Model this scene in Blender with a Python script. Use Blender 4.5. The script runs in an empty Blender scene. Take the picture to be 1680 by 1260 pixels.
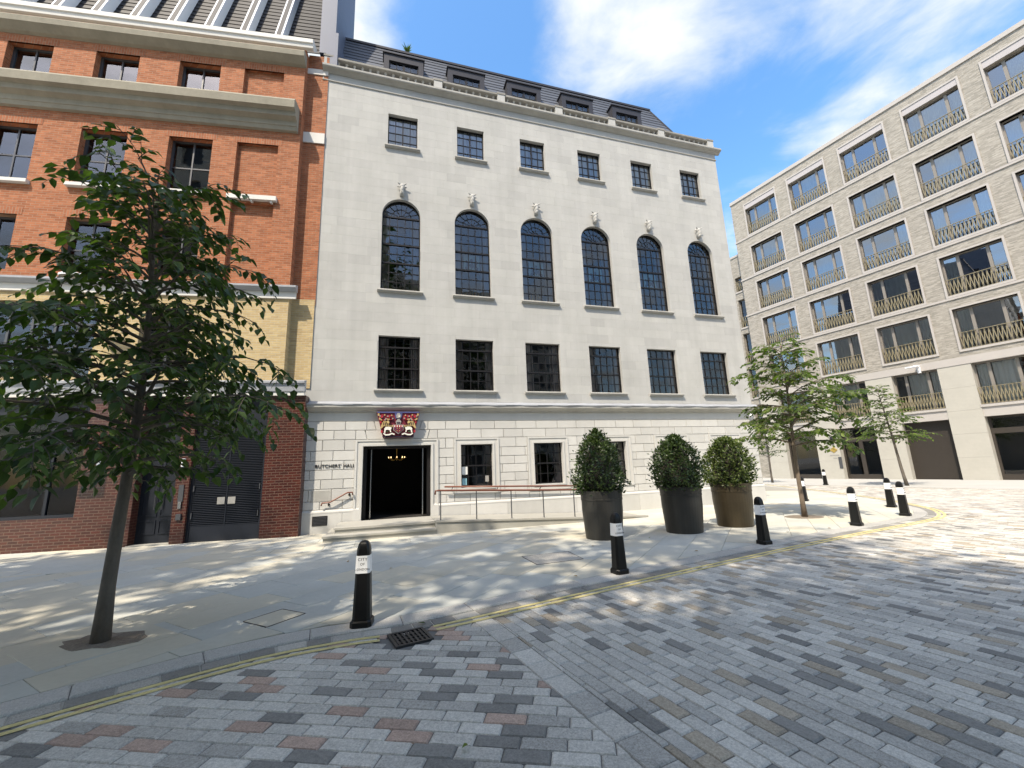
import bpy, math, random
from mathutils import Vector, Matrix, noise as mnoise
R = math.radians
random.seed(11)
S = bpy.context.scene
col = S.collection

# ------------------------------------------------------------------ camera
cam = bpy.data.objects.new('camera', bpy.data.cameras.new('camera'))
col.objects.link(cam); S.camera = cam
cam.data.sensor_fit = 'HORIZONTAL'; cam.data.sensor_width = 36.0
cam.data.lens = 36.0 * 686.88 / 1680.0
cam.data.clip_start = 0.05; cam.data.clip_end = 3000
PITCH, ROLL, EYE = R(11.2016), R(-2.1355), 1.70
fw = Vector((0, math.cos(PITCH), math.sin(PITCH))); rt = Vector((1, 0, 0)); up = rt.cross(fw)
r2 = rt * math.cos(ROLL) + up * math.sin(ROLL); u2 = up * math.cos(ROLL) - rt * math.sin(ROLL)
M = Matrix((r2, u2, -fw)).transposed().to_4x4(); M.translation = (0, 0, EYE)
cam.matrix_world = M

# ------------------------------------------------------------------ light
SUN_EL = R(55.0)
SHX, SHY = 0.47, 0.883                    # horizontal direction in which shadows fall
W = bpy.data.worlds.new('World'); S.world = W; W.use_nodes = True
wn = W.node_tree.nodes; wl = W.node_tree.links
bg = wn['Background']
sky = wn.new('ShaderNodeTexSky'); sky.sky_type = 'NISHITA'; sky.sun_disc = False
sky.sun_elevation = SUN_EL; sky.sun_rotation = math.atan2(-SHX, -SHY)
sky.air_density = 1.0; sky.dust_density = 1.2; sky.ozone_density = 1.6; sky.altitude = 50
def wnode(t, **k):
    n = wn.new(t)
    for a, b in k.items(): setattr(n, a, b)
    return n
wtc = wnode('ShaderNodeTexCoord'); wsep = wnode('ShaderNodeSeparateXYZ')
wl.new(wtc.outputs['Generated'], wsep.inputs[0])
# project the direction on a flat cloud layer
wz = wnode('ShaderNodeMath', operation='MAXIMUM'); wl.new(wsep.outputs['Z'], wz.inputs[0]); wz.inputs[1].default_value = 0.06
wdx = wnode('ShaderNodeMath', operation='DIVIDE'); wl.new(wsep.outputs['X'], wdx.inputs[0]); wl.new(wz.outputs[0], wdx.inputs[1])
wdy = wnode('ShaderNodeMath', operation='DIVIDE'); wl.new(wsep.outputs['Y'], wdy.inputs[0]); wl.new(wz.outputs[0], wdy.inputs[1])
wcb = wnode('ShaderNodeCombineXYZ'); wl.new(wdx.outputs[0], wcb.inputs[0]); wl.new(wdy.outputs[0], wcb.inputs[1])
CLOUD_OFF = (3.1, 1.7, 0.35)
wmp = wnode('ShaderNodeMapping'); wmp.inputs['Location'].default_value = CLOUD_OFF; wmp.inputs['Scale'].default_value = (1.0, 1.0, 1.0)
wl.new(wcb.outputs[0], wmp.inputs[0])
wno = wnode('ShaderNodeTexNoise'); wno.inputs['Scale'].default_value = 2.6; wno.inputs['Detail'].default_value = 9; wno.inputs['Roughness'].default_value = 0.56; wno.inputs['Distortion'].default_value = 0.25
wl.new(wmp.outputs[0], wno.inputs['Vector'])
# cloud banks (centre and radius on the cloud layer) broken up by the noise
cl = wno.outputs['Fac']
for (cx_, cy_, cr_, ca_) in ((-.36, .70, .20, .24), (.34, .76, .30, .13), (.98, .74, .46, .13), (.98, 1.24, .2, .06), (-.04, .86, .26, -.30), (.66, 1.14, .36, -.20), (.6, 1.6, .5, -.12)):
    ds = wnode('ShaderNodeVectorMath', operation='DISTANCE'); wl.new(wcb.outputs[0], ds.inputs[0]); ds.inputs[1].default_value = (cx_, cy_, 0)
    mr = wnode('ShaderNodeMapRange', interpolation_type='SMOOTHSTEP'); mr.inputs['From Min'].default_value = cr_; mr.inputs['From Max'].default_value = 0; mr.inputs['To Min'].default_value = 0; mr.inputs['To Max'].default_value = ca_
    wl.new(ds.outputs['Value'], mr.inputs['Value'])
    ad = wnode('ShaderNodeMath', operation='ADD'); wl.new(cl, ad.inputs[0]); wl.new(mr.outputs[0], ad.inputs[1]); cl = ad.outputs[0]
wrp = wnode('ShaderNodeValToRGB'); wrp.color_ramp.elements[0].position = 0.37; wrp.color_ramp.elements[1].position = 0.80
wrp.color_ramp.interpolation = 'EASE'
wl.new(cl, wrp.inputs[0])
wmx = wnode('ShaderNodeMix', data_type='RGBA')
wl.new(wrp.outputs['Color'], wmx.inputs[0])
whs = wnode('ShaderNodeHueSaturation'); whs.inputs['Saturation'].default_value = 1.3; whs.inputs['Value'].default_value = 0.96
wl.new(sky.outputs[0], whs.inputs['Color'])
wl.new(whs.outputs[0], wmx.inputs[6]); wmx.inputs[7].default_value = (2.15, 2.4, 2.6, 1)
wl.new(wmx.outputs[2], bg.inputs['Color'])
bg.inputs['Strength'].default_value = 0.15
sun = bpy.data.objects.new('sun', bpy.data.lights.new('sun', 'SUN')); col.objects.link(sun)
sun.data.energy = 2.0; sun.data.angle = R(0.9); sun.data.color = (1.0, 0.975, 0.935)
sd = Vector((SHX * math.cos(SUN_EL), SHY * math.cos(SUN_EL), -math.sin(SUN_EL)))
sun.rotation_euler = sd.to_track_quat('-Z', 'Y').to_euler(); sun.location = (-20, -40, 60)
S.view_settings.view_transform = 'Standard'; S.view_settings.look = 'None'
S.view_settings.exposure = 1.67; S.view_settings.gamma = 1.0; S.view_settings.use_curve_mapping = False
S.view_settings.use_white_balance = True; S.view_settings.white_balance_temperature = 7700   # the camera's warm white balance
S.render.engine = 'CYCLES'
S.cycles.max_bounces = 5; S.cycles.transparent_max_bounces = 10

# ------------------------------------------------------------------ materials
MT = {}
def nt(name):
    m = bpy.data.materials.new(name); m.use_nodes = True; MT[name] = m
    return m, m.node_tree.nodes, m.node_tree.links, m.node_tree.nodes['Principled BSDF']
def mth(n, l, op, a, b=None):
    x = n.new('ShaderNodeMath'); x.operation = op
    for i, v in enumerate((a, b)):
        if v is None: continue
        if isinstance(v, (int, float)): x.inputs[i].default_value = v
        else: l.new(v, x.inputs[i])
    return x.outputs[0]
def coord(n, l, world=False, scale=None):
    if world: o = n.new('ShaderNodeNewGeometry').outputs['Position']
    else: o = n.new('ShaderNodeTexCoord').outputs['Object']
    if scale:
        mp = n.new('ShaderNodeMapping'); mp.inputs['Scale'].default_value = scale; l.new(o, mp.inputs[0]); o = mp.outputs[0]
    return o
def noise(n, l, vec, scale, detail=3, rough=.55):
    t = n.new('ShaderNodeTexNoise'); t.inputs['Scale'].default_value = scale; t.inputs['Detail'].default_value = detail; t.inputs['Roughness'].default_value = rough
    l.new(vec, t.inputs['Vector']); return t.outputs['Fac']
def centred(n, l, v, amt): return mth(n, l, 'MULTIPLY', mth(n, l, 'SUBTRACT', v, .5), 2 * amt)
def surf(name, c, rough=.8, n1=(1.5, .1), n2=None, streak=None, tone=.0, bump=None, spec=.3, metal=0., world=False, tint=None, tintscale=.8, sat=0.):
    m, n, l, b = nt(name)
    vec = coord(n, l, world)
    f = centred(n, l, noise(n, l, vec, n1[0]), n1[1])
    if n2: f = mth(n, l, 'ADD', f, centred(n, l, noise(n, l, vec, n2[0], 3, .7), n2[1]))
    if streak: f = mth(n, l, 'ADD', f, centred(n, l, noise(n, l, coord(n, l, world, streak[0]), 1.0, 5, .6), streak[1]))
    at = n.new('ShaderNodeAttribute'); at.attribute_name = 'tone'
    if tone: f = mth(n, l, 'ADD', f, centred(n, l, at.outputs['Fac'], tone))
    f = mth(n, l, 'ADD', f, 1.0)
    base = None
    if tint:
        mx = n.new('ShaderNodeMix'); mx.data_type = 'RGBA'
        mx.inputs[6].default_value = (*c, 1); mx.inputs[7].default_value = (*tint, 1)
        k = noise(n, l, vec, tintscale, 3)
        if sat: k = mth(n, l, 'ADD', mth(n, l, 'MULTIPLY', k, 1 - sat), mth(n, l, 'MULTIPLY', at.outputs['Fac'], sat))
        rp = n.new('ShaderNodeValToRGB'); rp.color_ramp.elements[0].position = .38; rp.color_ramp.elements[1].position = .66
        l.new(k, rp.inputs[0]); l.new(rp.outputs[0], mx.inputs[0]); base = mx.outputs[2]
    vm = n.new('ShaderNodeVectorMath'); vm.operation = 'SCALE'
    if base: l.new(base, vm.inputs[0])
    else: vm.inputs[0].default_value = c
    l.new(f, vm.inputs['Scale']); l.new(vm.outputs[0], b.inputs['Base Color'])
    b.inputs['Roughness'].default_value = rough; b.inputs['Specular IOR Level'].default_value = spec; b.inputs['Metallic'].default_value = metal
    if bump:
        bp = n.new('ShaderNodeBump'); bp.inputs['Strength'].default_value = bump[1]; bp.inputs['Distance'].default_value = bump[2] if len(bump) > 2 else .01
        l.new(noise(n, l, vec, bump[0], 2, .65), bp.inputs['Height']); l.new(bp.outputs[0], b.inputs['Normal'])
    return m
def brick_mat(name, c1, c2, mortar, bw=.225, rh=.075, ms=.009, rough=.85, n1=.18, bumpd=.006, soldier=False, spec=.3, var=.5):
    m, n, l, b = nt(name)
    tc = coord(n, l); sp = n.new('ShaderNodeSeparateXYZ'); l.new(tc, sp.inputs[0])
    hx = mth(n, l, 'ADD', sp.outputs['X'], sp.outputs['Y'])
    cb = n.new('ShaderNodeCombineXYZ')
    if soldier: l.new(sp.outputs['Z'], cb.inputs[0]); l.new(hx, cb.inputs[1])
    else: l.new(hx, cb.inputs[0]); l.new(sp.outputs['Z'], cb.inputs[1])
    br = n.new('ShaderNodeTexBrick'); l.new(cb.outputs[0], br.inputs['Vector'])
    br.inputs['Scale'].default_value = 1.0; br.inputs['Brick Width'].default_value = bw; br.inputs['Row Height'].default_value = rh
    br.inputs['Mortar Size'].default_value = ms; br.inputs['Mortar Smooth'].default_value = .2; br.inputs['Bias'].default_value = 0.0
    br.inputs['Color1'].default_value = (*c1, 1); br.inputs['Color2'].default_value = (*c2, 1); br.inputs['Mortar'].default_value = (*mortar, 1)
    f = mth(n, l, 'ADD', centred(n, l, noise(n, l, tc, .7, 5), n1), 1.0)
    f = mth(n, l, 'ADD', f, centred(n, l, noise(n, l, coord(n, l, False, (4, 4, 13)), 1.0, 2), var * .5))
    vm = n.new('ShaderNodeVectorMath'); vm.operation = 'SCALE'; l.new(br.outputs['Color'], vm.inputs[0]); l.new(f, vm.inputs['Scale'])
    l.new(vm.outputs[0], b.inputs['Base Color']); b.inputs['Roughness'].default_value = rough; b.inputs['Specular IOR Level'].default_value = spec
    bp = n.new('ShaderNodeBump'); bp.inputs['Strength'].default_value = .7; bp.inputs['Distance'].default_value = bumpd
    h = mth(n, l, 'ADD', mth(n, l, 'MULTIPLY', br.outputs['Fac'], -1.0), mth(n, l, 'MULTIPLY', noise(n, l, tc, 60, 3), .5))
    l.new(h, bp.inputs['Height']); l.new(bp.outputs[0], b.inputs['Normal'])
    return m
def granite(name, c, dark=.45, rough=.75, tone=.14, spk=.35):
    m, n, l, b = nt(name); vec = coord(n, l, True)
    at = n.new('ShaderNodeAttribute'); at.attribute_name = 'tone'
    v1 = noise(n, l, vec, 60, 4, .95); v2 = noise(n, l, vec, 2.2, 4)
    f = mth(n, l, 'ADD', centred(n, l, v1, spk * 3.2), centred(n, l, v2, .12))
    f = mth(n, l, 'ADD', f, centred(n, l, noise(n, l, vec, 14, 4, .7), .16)); f = mth(n, l, 'ADD', f, centred(n, l, noise(n, l, vec, .7, 4, .6), .16))
    f = mth(n, l, 'ADD', f, centred(n, l, at.outputs['Fac'], tone)); f = mth(n, l, 'MAXIMUM', mth(n, l, 'ADD', f, 1.0), .25)
    vm = n.new('ShaderNodeVectorMath'); vm.operation = 'SCALE'; vm.inputs[0].default_value = c; l.new(f, vm.inputs['Scale'])
    l.new(vm.outputs[0], b.inputs['Base Color']); b.inputs['Roughness'].default_value = rough; b.inputs['Specular IOR Level'].default_value = .35
    bp = n.new('ShaderNodeBump'); bp.inputs['Strength'].default_value = .35; bp.inputs['Distance'].default_value = .004
    l.new(noise(n, l, vec, 55, 2, .7), bp.inputs['Height']); l.new(bp.outputs[0], b.inputs['Normal'])
    return m
def glass_mat(name, ior=1.7, tint=(.8, .86, .86), ripple=.25):
    m, n, l, b = nt(name); n.remove(b)
    out = n['Material Output']; tr = n.new('ShaderNodeBsdfTransparent'); tr.inputs[0].default_value = (*tint, 1)
    gl = n.new('ShaderNodeBsdfGlossy'); gl.inputs['Roughness'].default_value = .015; gl.inputs['Color'].default_value = (.95, .97, 1, 1)
    fr = n.new('ShaderNodeFresnel'); fr.inputs['IOR'].default_value = ior
    bp = n.new('ShaderNodeBump'); bp.inputs['Strength'].default_value = ripple; bp.inputs['Distance'].default_value = .01
    l.new(noise(n, l, coord(n, l), 1.3, 2), bp.inputs['Height']); l.new(bp.outputs[0], gl.inputs['Normal'])
    mx = n.new('ShaderNodeMixShader'); l.new(fr.outputs[0], mx.inputs[0]); l.new(tr.outputs[0], mx.inputs[1]); l.new(gl.outputs[0], mx.inputs[2])
    l.new(mx.outputs[0], out.inputs['Surface']); return m
def leaf_mat(name, c1, c2, trans=.35, rough=.45):
    m, n, l, b = nt(name); out = n['Material Output']
    at = n.new('ShaderNodeAttribute'); at.attribute_name = 'tone'
    mx = n.new('ShaderNodeMix'); mx.data_type = 'RGBA'; mx.inputs[6].default_value = (*c1, 1); mx.inputs[7].default_value = (*c2, 1)
    l.new(at.outputs['Fac'], mx.inputs[0]); l.new(mx.outputs[2], b.inputs['Base Color'])
    b.inputs['Roughness'].default_value = rough; b.inputs['Specular IOR Level'].default_value = .4
    tl = n.new('ShaderNodeBsdfTranslucent'); vm = n.new('ShaderNodeVectorMath'); vm.operation = 'MULTIPLY'; vm.inputs[1].default_value = (1.5, 1.9, .7)
    l.new(mx.outputs[2], vm.inputs[0]); l.new(vm.outputs[0], tl.inputs[0])
    ms = n.new('ShaderNodeMixShader'); ms.inputs[0].default_value = trans
    l.new(b.outputs[0], ms.inputs[1]); l.new(tl.outputs[0], ms.inputs[2]); l.new(ms.outputs[0], out.inputs['Surface']); return m

surf('portland', (.44, .437, .418), .85, (.9, .08), (5, .05), ((3.2, 3.2, .14), .13), tone=.12, bump=(25, .25, .006), tint=(.393, .391, .37), tintscale=1.1, sat=.35)
surf('portland_rust', (.51, .503, .477), .85, (1.2, .08), (7, .05), ((2.0, 2.0, .3), .09), tone=.10, bump=(22, .3, .006))
surf('weathered_stone', (.26, .25, .225), .9, (2.0, .25), (9, .12), ((3, 3, .5), .2), bump=(20, .3))
surf('portland_dark', (.37, .362, .335), .9, (2.0, .2), (9, .08), ((3, 3, .5), .15), bump=(20, .3))
surf('joint', (.30, .285, .25), .95, (3, .2))
surf('lead', (.30, .315, .34), .5, (2.5, .2), (9, .1), bump=(3, .5, .03), spec=.5)
surf('slate', (.085, .095, .115), .55, (2, .12), (30, .12), tone=.2, bump=(30, .2))
surf('dormer_metal', (.035, .035, .042), .5, (2, .1))
surf('black_steel', (.013, .012, .013), .45, (3, .1))
surf('steel_grey', (.06, .062, .068), .4, (3, .1), spec=.5)
surf('chrome', (.55, .55, .55), .25, (3, .05), metal=1.0)
surf('interior', (.022, .020, .019), .9, (2, .2))  # near-black: the darkness of the unlit rooms is put into this colour
surf('curtain', (.50, .44, .42), .9, (3, .1), None, ((14, 14, .3), .35))
surf('net_curtain', (.70, .73, .71), .9, (3, .08), None, ((9, 9, .2), .18))
surf('mahogany', (.16, .05, .028), .35, (6, .2), spec=.5)
surf('york_stone', (.475, .485, .45), .85, (1.0, .15), (16, .11), tone=.10, bump=(18, .3, .004), world=True, tint=(.47, .44, .36), tintscale=.55, sat=.55)
surf('step_stone', (.33, .32, .285), .85, (2.0, .14), (15, .06), tone=.1, bump=(18, .3, .004), world=True)
surf('far_paving', (.40, .395, .375), .85, (.4, .12), (6, .08), bump=(10, .2), world=True)
surf('mortar', (.17, .165, .155), .95, (2, .2), (25, .2), world=True)
surf('pale_mortar', (.42, .41, .37), .95, (2, .15), (25, .15), world=True)
surf('yellow_paint', (.60, .51, .24), .75, (3, .2), (30, .35), world=True, bump=(40, .3, .003))
surf('cast_iron', (.022, .022, .024), .5, (8, .25), spec=.45, world=True)
surf('bollard_black', (.006, .006, .006), .38, (8, .15), spec=.28)
surf('bollard_white', (.80, .80, .80), .4, (8, .06), spec=.4)
surf('planter_brown', (.058, .045, .026), .45, (1.5, .25), (9, .12), ((6, 6, .6), .2), spec=.4, metal=.3)
surf('planter_metal', (.042, .040, .035), .5, (1.5, .22), (9, .1), ((6, 6, .6), .12), spec=.4, metal=.25)
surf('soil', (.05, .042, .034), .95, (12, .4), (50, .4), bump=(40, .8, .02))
surf('gravel', (.22, .185, .15), .95, (25, .4), (90, .5), bump=(70, .9, .02), world=True)
surf('bark', (.115, .10, .084), .9, (4, .2), (30, .15), ((30, 30, 6), .25), bump=(25, .6, .01))
surf('bark_pale', (.16, .125, .095), .9, (4, .2), (30, .15), ((20, 20, 5), .25), bump=(25, .6, .01))
surf('stone_cornice', (.27, .25, .20), .9, (1.5, .2), (8, .12), ((3, 3, .6), .2), bump=(20, .3))
surf('white_stone', (.62, .61, .58), .8, (1.5, .08), bump=(20, .2))
surf('white_metal', (.72, .74, .77), .4, (2, .05))
surf('blue_metal', (.105, .125, .175), .55, (1, .06), spec=.3)
surf('dark_slate', (.015, .016, .019), .6, (2, .15), (20, .15), bump=(20, .2))
surf('navy_paint', (.014, .017, .024), .45, (3, .1))
surf('grey_plate', (.30, .29, .27), .5, (20, .15))
surf('buff_stone', (.41, .385, .36), .85, (1.2, .07), (7, .04), bump=(15, .2))
surf('pier_stone', (.41, .395, .35), .85, (1.2, .09), (6, .06), ((1, 1, 6), .05), bump=(15, .25))
surf('panel_grey', (.40, .375, .37), .5, (2, .06))
surf('window_bronze', (.22, .20, .175), .5, (3, .06), spec=.4)
surf('balustrade_bronze', (.24, .205, .125), .45, (5, .12), spec=.5)
surf('shutter_bronze', (.045, .038, .032), .5, (4, .1))
surf('gold', (.65, .42, .12), .35, (9, .1), metal=.8)
surf('paper', (.75, .75, .72), .8, (5, .05))
surf('sticker_blue', (.25, .48, .55), .6, (5, .1))
surf('crest_red', (.36, .028, .04), .5, (9, .2)); surf('crest_blue', (.07, .08, .20), .5, (9, .2)); surf('crest_white', (.72, .70, .63), .55, (9, .1))
surf('crest_gold', (.46, .33, .15), .45, (9, .2)); surf('crest_purple', (.16, .022, .04), .5, (9, .2)); surf('crest_dark', (.03, .02, .04), .5, (9, .2)); surf('crest_green', (.08, .17, .08), .5, (9, .1))
brick_mat('red_brick', (.395, .14, .066), (.27, .086, .038), (.31, .19, .122), ms=.008, n1=.2, var=.9)
brick_mat('red_brick_soldier', (.38, .135, .065), (.28, .088, .04), (.30, .19, .125), ms=.008, n1=.12, soldier=True)
brick_mat('yellow_brick', (.50, .38, .20), (.40, .29, .15), (.45, .38, .26), n1=.12)
brick_mat('glazed_brick', (.075, .016, .010), (.042, .011, .008), (.115, .068, .048), rough=.3, n1=.2, spec=.5)  # dark red glaze, with the tree's shade also darkened into the colour
brick_mat('pale_brick', (.38, .35, .305), (.235, .217, .185), (.33, .315, .28), bw=.30, rh=.06, ms=.007, n1=.10, var=.7)
brick_mat('opposite_brick', (.60, .54, .46), (.54, .48, .40), (.55, .50, .43))  # cream chosen to bounce light into the shaded road
granite('granite_light', (.52, .495, .445)); granite('granite_mid', (.42, .40, .362)); granite('granite_dark', (.225, .217, .20), spk=.28)
granite('granite_pink', (.43, .31, .25)); granite('granite_tan', (.37, .315, .245)); granite('granite_kerb', (.40, .39, .365))
glass_mat('glass', 1.8, (.92, .92, .91)); glass_mat('glass_dark', 1.6, (.9, .89, .88), .06); glass_mat('glass_shop', 1.3, (.75, .75, .75), .04); glass_mat('glass_sky', 3.1, (.72, .78, .76), .1); glass_mat('glass_top', 2.3, (.92, .95, .95), .2)
leaf_mat('leaf_hornbeam', (.018, .040, .012), (.095, .150, .034), .32); leaf_mat('leaf_bright', (.030, .058, .015), (.15, .20, .045), .38)
leaf_mat('leaf_shrub', (.016, .032, .011), (.10, .15, .045), .15, .32); leaf_mat('leaf_shrub_bright', (.022, .044, .011), (.17, .21, .06), .2, .35)
leaf_mat('leaf_dry', (.20, .11, .04), (.28, .17, .06), .2)
def road_far():
    m, n, l, b = nt('setts_far'); vec = coord(n, l, True)
    mp = n.new('ShaderNodeMapping'); mp.inputs['Rotation'].default_value = (0, 0, R(62)); l.new(vec, mp.inputs[0])
    br = n.new('ShaderNodeTexBrick'); l.new(mp.outputs[0], br.inputs['Vector']); br.inputs['Scale'].default_value = 1; br.inputs['Brick Width'].default_value = .288; br.inputs['Row Height'].default_value = .122
    br.inputs['Mortar Size'].default_value = .006; br.inputs['Color1'].default_value = (0, 0, 0, 1); br.inputs['Color2'].default_value = (1, 1, 1, 1); br.inputs['Mortar'].default_value = (.5, .5, .5, 1)
    rp = n.new('ShaderNodeValToRGB'); e = rp.color_ramp; e.interpolation = 'CONSTANT'
    e.elements[0].color = (.52, .495, .445, 1); e.elements[0].position = 0
    for p, c in ((.40, (.42, .40, .362, 1)), (.62, (.225, .217, .20, 1)), (.8, (.32, .265, .215, 1))):
        x = e.elements.new(p); x.color = c
    e.elements[-1].color = (.32, .265, .215, 1)
    l.new(br.outputs['Color'], rp.inputs[0]); l.new(rp.outputs[0], b.inputs['Base Color']); b.inputs['Roughness'].default_value = .75
road_far()

# ------------------------------------------------------------------ mesh helpers
class MB:
    def __init__(s): s.v = []; s.f = []; s.t = []; s.m = []
    def poly(s, pts, tone=.5, mi=0):
        k = len(s.v); s.v += [tuple(p) for p in pts]; s.f.append(tuple(range(k, k + len(pts)))); s.t.append(tone); s.m.append(mi)
    def faces(s, vs, fs, tone=.5, mi=0):
        k = len(s.v); s.v += [tuple(p) for p in vs]
        for f in fs: s.f.append(tuple(k + i for i in f)); s.t.append(tone); s.m.append(mi)
    def box(s, x0, x1, y0, y1, z0, z1, tone=.5, mi=0):
        s.faces([(x0, y0, z0), (x1, y0, z0), (x1, y1, z0), (x0, y1, z0), (x0, y0, z1), (x1, y0, z1), (x1, y1, z1), (x0, y1, z1)],
                [(0, 3, 2, 1), (4, 5, 6, 7), (0, 1, 5, 4), (1, 2, 6, 5), (2, 3, 7, 6), (3, 0, 4, 7)], tone, mi); return s
    def prism_y(s, pts, y0, y1, tone=.5, mi=0):       # pts (x,z) counter-clockwise seen from -y; front at y0
        n = len(pts); vs = [(x, y0, z) for x, z in pts] + [(x, y1, z) for x, z in pts]
        s.faces(vs, [tuple(range(n)), tuple(range(2 * n - 1, n - 1, -1))] + [((i + 1) % n, i, i + n, (i + 1) % n + n) for i in range(n)], tone, mi); return s
    def slab(s, pts, z0, z1, ch=.0, tone=.5, mi=0):   # pts (x,y) ccw seen from above; chamfered top
        n = len(pts); cx = sum(p[0] for p in pts) / n; cy = sum(p[1] for p in pts) / n
        vs = [(x, y, z0) for x, y in pts] + [(x, y, z1 - ch) for x, y in pts]
        fs = [(i, (i + 1) % n, n + (i + 1) % n, n + i) for i in range(n)]
        if ch > 0:
            for x, y in pts:
                d = math.hypot(x - cx, y - cy) or 1; k = max(0, (d - ch * 1.4) / d); vs.append((cx + (x - cx) * k, cy + (y - cy) * k, z1))
            fs += [(n + i, n + (i + 1) % n, 2 * n + (i + 1) % n, 2 * n + i) for i in range(n)]; fs.append(tuple(range(2 * n, 3 * n)))
        else: fs.append(tuple(range(n, 2 * n)))
        s.faces(vs, fs, tone, mi); return s
    def face_block(s, pts, y, d, ch=.006, tone=.5, mi=0):  # wall block: pts (x,z) ccw from -y, front at y, sides back d
        n = len(pts); cx = sum(p[0] for p in pts) / n; cz = sum(p[1] for p in pts) / n
        def ins(x, z):
            return (x + (ch if x < cx else -ch), z + (ch if z < cz else -ch))
        vs = [(x, y + d, z) for x, z in pts] + [(x, y + ch * .7, z) for x, z in pts] + [(ins(x, z)[0], y, ins(x, z)[1]) for x, z in pts]
        fs = [(i, (i + 1) % n, n + (i + 1) % n, n + i) for i in range(n)] + [(n + i, n + (i + 1) % n, 2 * n + (i + 1) % n, 2 * n + i) for i in range(n)] + [tuple(range(2 * n, 3 * n))]
        s.faces(vs, fs, tone, mi); return s
    def tube(s, pts, r, n=8, tone=.5, mi=0, cap=True):
        pts = [Vector(p) for p in pts]; rr = r if isinstance(r, (list, tuple)) else [r] * len(pts); rings = []
        ref = Vector((0, 0, 1)) if abs((pts[-1] - pts[0]).normalized().z) < .9 else Vector((1, 0, 0))
        for i, p in enumerate(pts):
            d = (pts[min(i + 1, len(pts) - 1)] - pts[max(i - 1, 0)]).normalized()
            a = d.cross(ref).normalized(); b = a.cross(d)
            rings.append([p + (a * math.cos(2 * math.pi * k / n) + b * math.sin(2 * math.pi * k / n)) * rr[i] for k in range(n)])
        vs = [q for g in rings for q in g]; fs = []
        for i in range(len(pts) - 1):
            for k in range(n): fs.append((i * n + k, (i + 1) * n + k, (i + 1) * n + (k + 1) % n, i * n + (k + 1) % n))
        if cap: fs += [tuple(range(n)), tuple(reversed(range((len(pts) - 1) * n, len(pts) * n)))]
        s.faces(vs, fs, tone, mi); return s
    def lathe(s, prof, c=(0, 0, 0), n=16, tone=.5, mi=0):   # prof (r,z)
        vs = []; fs = []
        for r, z in prof: vs += [(c[0] + r * math.cos(2 * math.pi * k / n), c[1] + r * math.sin(2 * math.pi * k / n), c[2] + z) for k in range(n)]
        for i in range(len(prof) - 1):
            for k in range(n): fs.append((i * n + k, i * n + (k + 1) % n, (i + 1) * n + (k + 1) % n, (i + 1) * n + k))
        fs += [tuple(reversed(range(n))), tuple(range((len(prof) - 1) * n, len(prof) * n))]
        s.faces(vs, fs, tone, mi); return s
    def ball(s, c, r, n=8, m=6, tone=.5, mi=0):
        vs = []; fs = []
        rx, ry, rz = r if isinstance(r, tuple) else (r, r, r)
        for i in range(m + 1):
            a = math.pi * i / m
            vs += [(c[0] + rx * math.sin(a) * math.cos(2 * math.pi * k / n), c[1] + ry * math.sin(a) * math.sin(2 * math.pi * k / n), c[2] + rz * math.cos(a)) for k in range(n)]
        for i in range(m):
            for k in range(n): fs.append((i * n + k, (i + 1) * n + k, (i + 1) * n + (k + 1) % n, i * n + (k + 1) % n))
        s.faces(vs, fs, tone, mi); return s
    def profile_x(s, prof, x0, x1, mi=0, caps=True):   # prof (y,z), front side, swept along x
        n = len(prof); s.faces([(x0, y, z) for y, z in prof] + [(x1, y, z) for y, z in prof],
            [(i, i + 1, n + i + 1, n + i) for i in range(n - 1)] + ([tuple(reversed(range(n))), tuple(range(n, 2 * n))] if caps else []), .5, mi); return s
    def mesh(s, name, mats, smooth=False):
        me = bpy.data.meshes.new(name); me.from_pydata(s.v, [], s.f)
        a = me.attributes.new('tone', 'FLOAT', 'FACE'); a.data.foreach_set('value', s.t)
        for m in (mats if isinstance(mats, (list, tuple)) else [mats]): me.materials.append(MT[m])
        me.polygons.foreach_set('material_index', s.m)
        if smooth: me.polygons.foreach_set('use_smooth', [True] * len(s.f))
        me.update(); return me
    def build(s, name, mats, parent=None, smooth=False, kind=None, label=None, cat=None, group=None, loc=None):
        return obj(name, s.mesh(name, mats, smooth), parent, kind, label, cat, group, loc)
def obj(name, me, parent=None, kind=None, label=None, cat=None, group=None, loc=None):
    o = bpy.data.objects.new(name, me); col.objects.link(o)
    if parent: o.parent = parent
    if loc: o.location = loc
    tag(o, label, cat, group, kind); return o
def tag(o, label=None, cat=None, group=None, kind=None):
    if label: o['label'] = label
    if cat: o['category'] = cat
    if group: o['group'] = group
    if kind: o['kind'] = kind
def empty(name, loc, rz=0, label=None, cat=None, group=None):
    o = obj(name, None, None, None, label, cat, group, loc); o.rotation_euler = (0, 0, rz); o.empty_display_size = .2; return o
def copy_tree(o, parent=None):
    c = o.copy(); col.objects.link(c); c.parent = parent
    for ch in list(o.children): copy_tree(ch, c)
    return c
def text_mb(txt, size, depth, mat, name, parent, loc, rot, spacing=1.0, align='LEFT'):
    cu = bpy.data.curves.new(name, 'FONT'); cu.body = txt; cu.size = size; cu.extrude = depth; cu.space_character = spacing; cu.align_x = align; cu.offset = 0.0
    t = bpy.data.objects.new('tmp', cu); col.objects.link(t)
    dg = bpy.context.evaluated_depsgraph_get(); me = bpy.data.meshes.new_from_object(t.evaluated_get(dg)); me.name = name
    bpy.data.objects.remove(t); me.materials.clear(); me.materials.append(MT[mat])
    o = obj(name, me, parent); o.location = loc; o.rotation_euler = rot; return o
def rect(x0, x1, z0, z1): return [(x0, z0), (x1, z0), (x1, z1), (x0, z1)]
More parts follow.
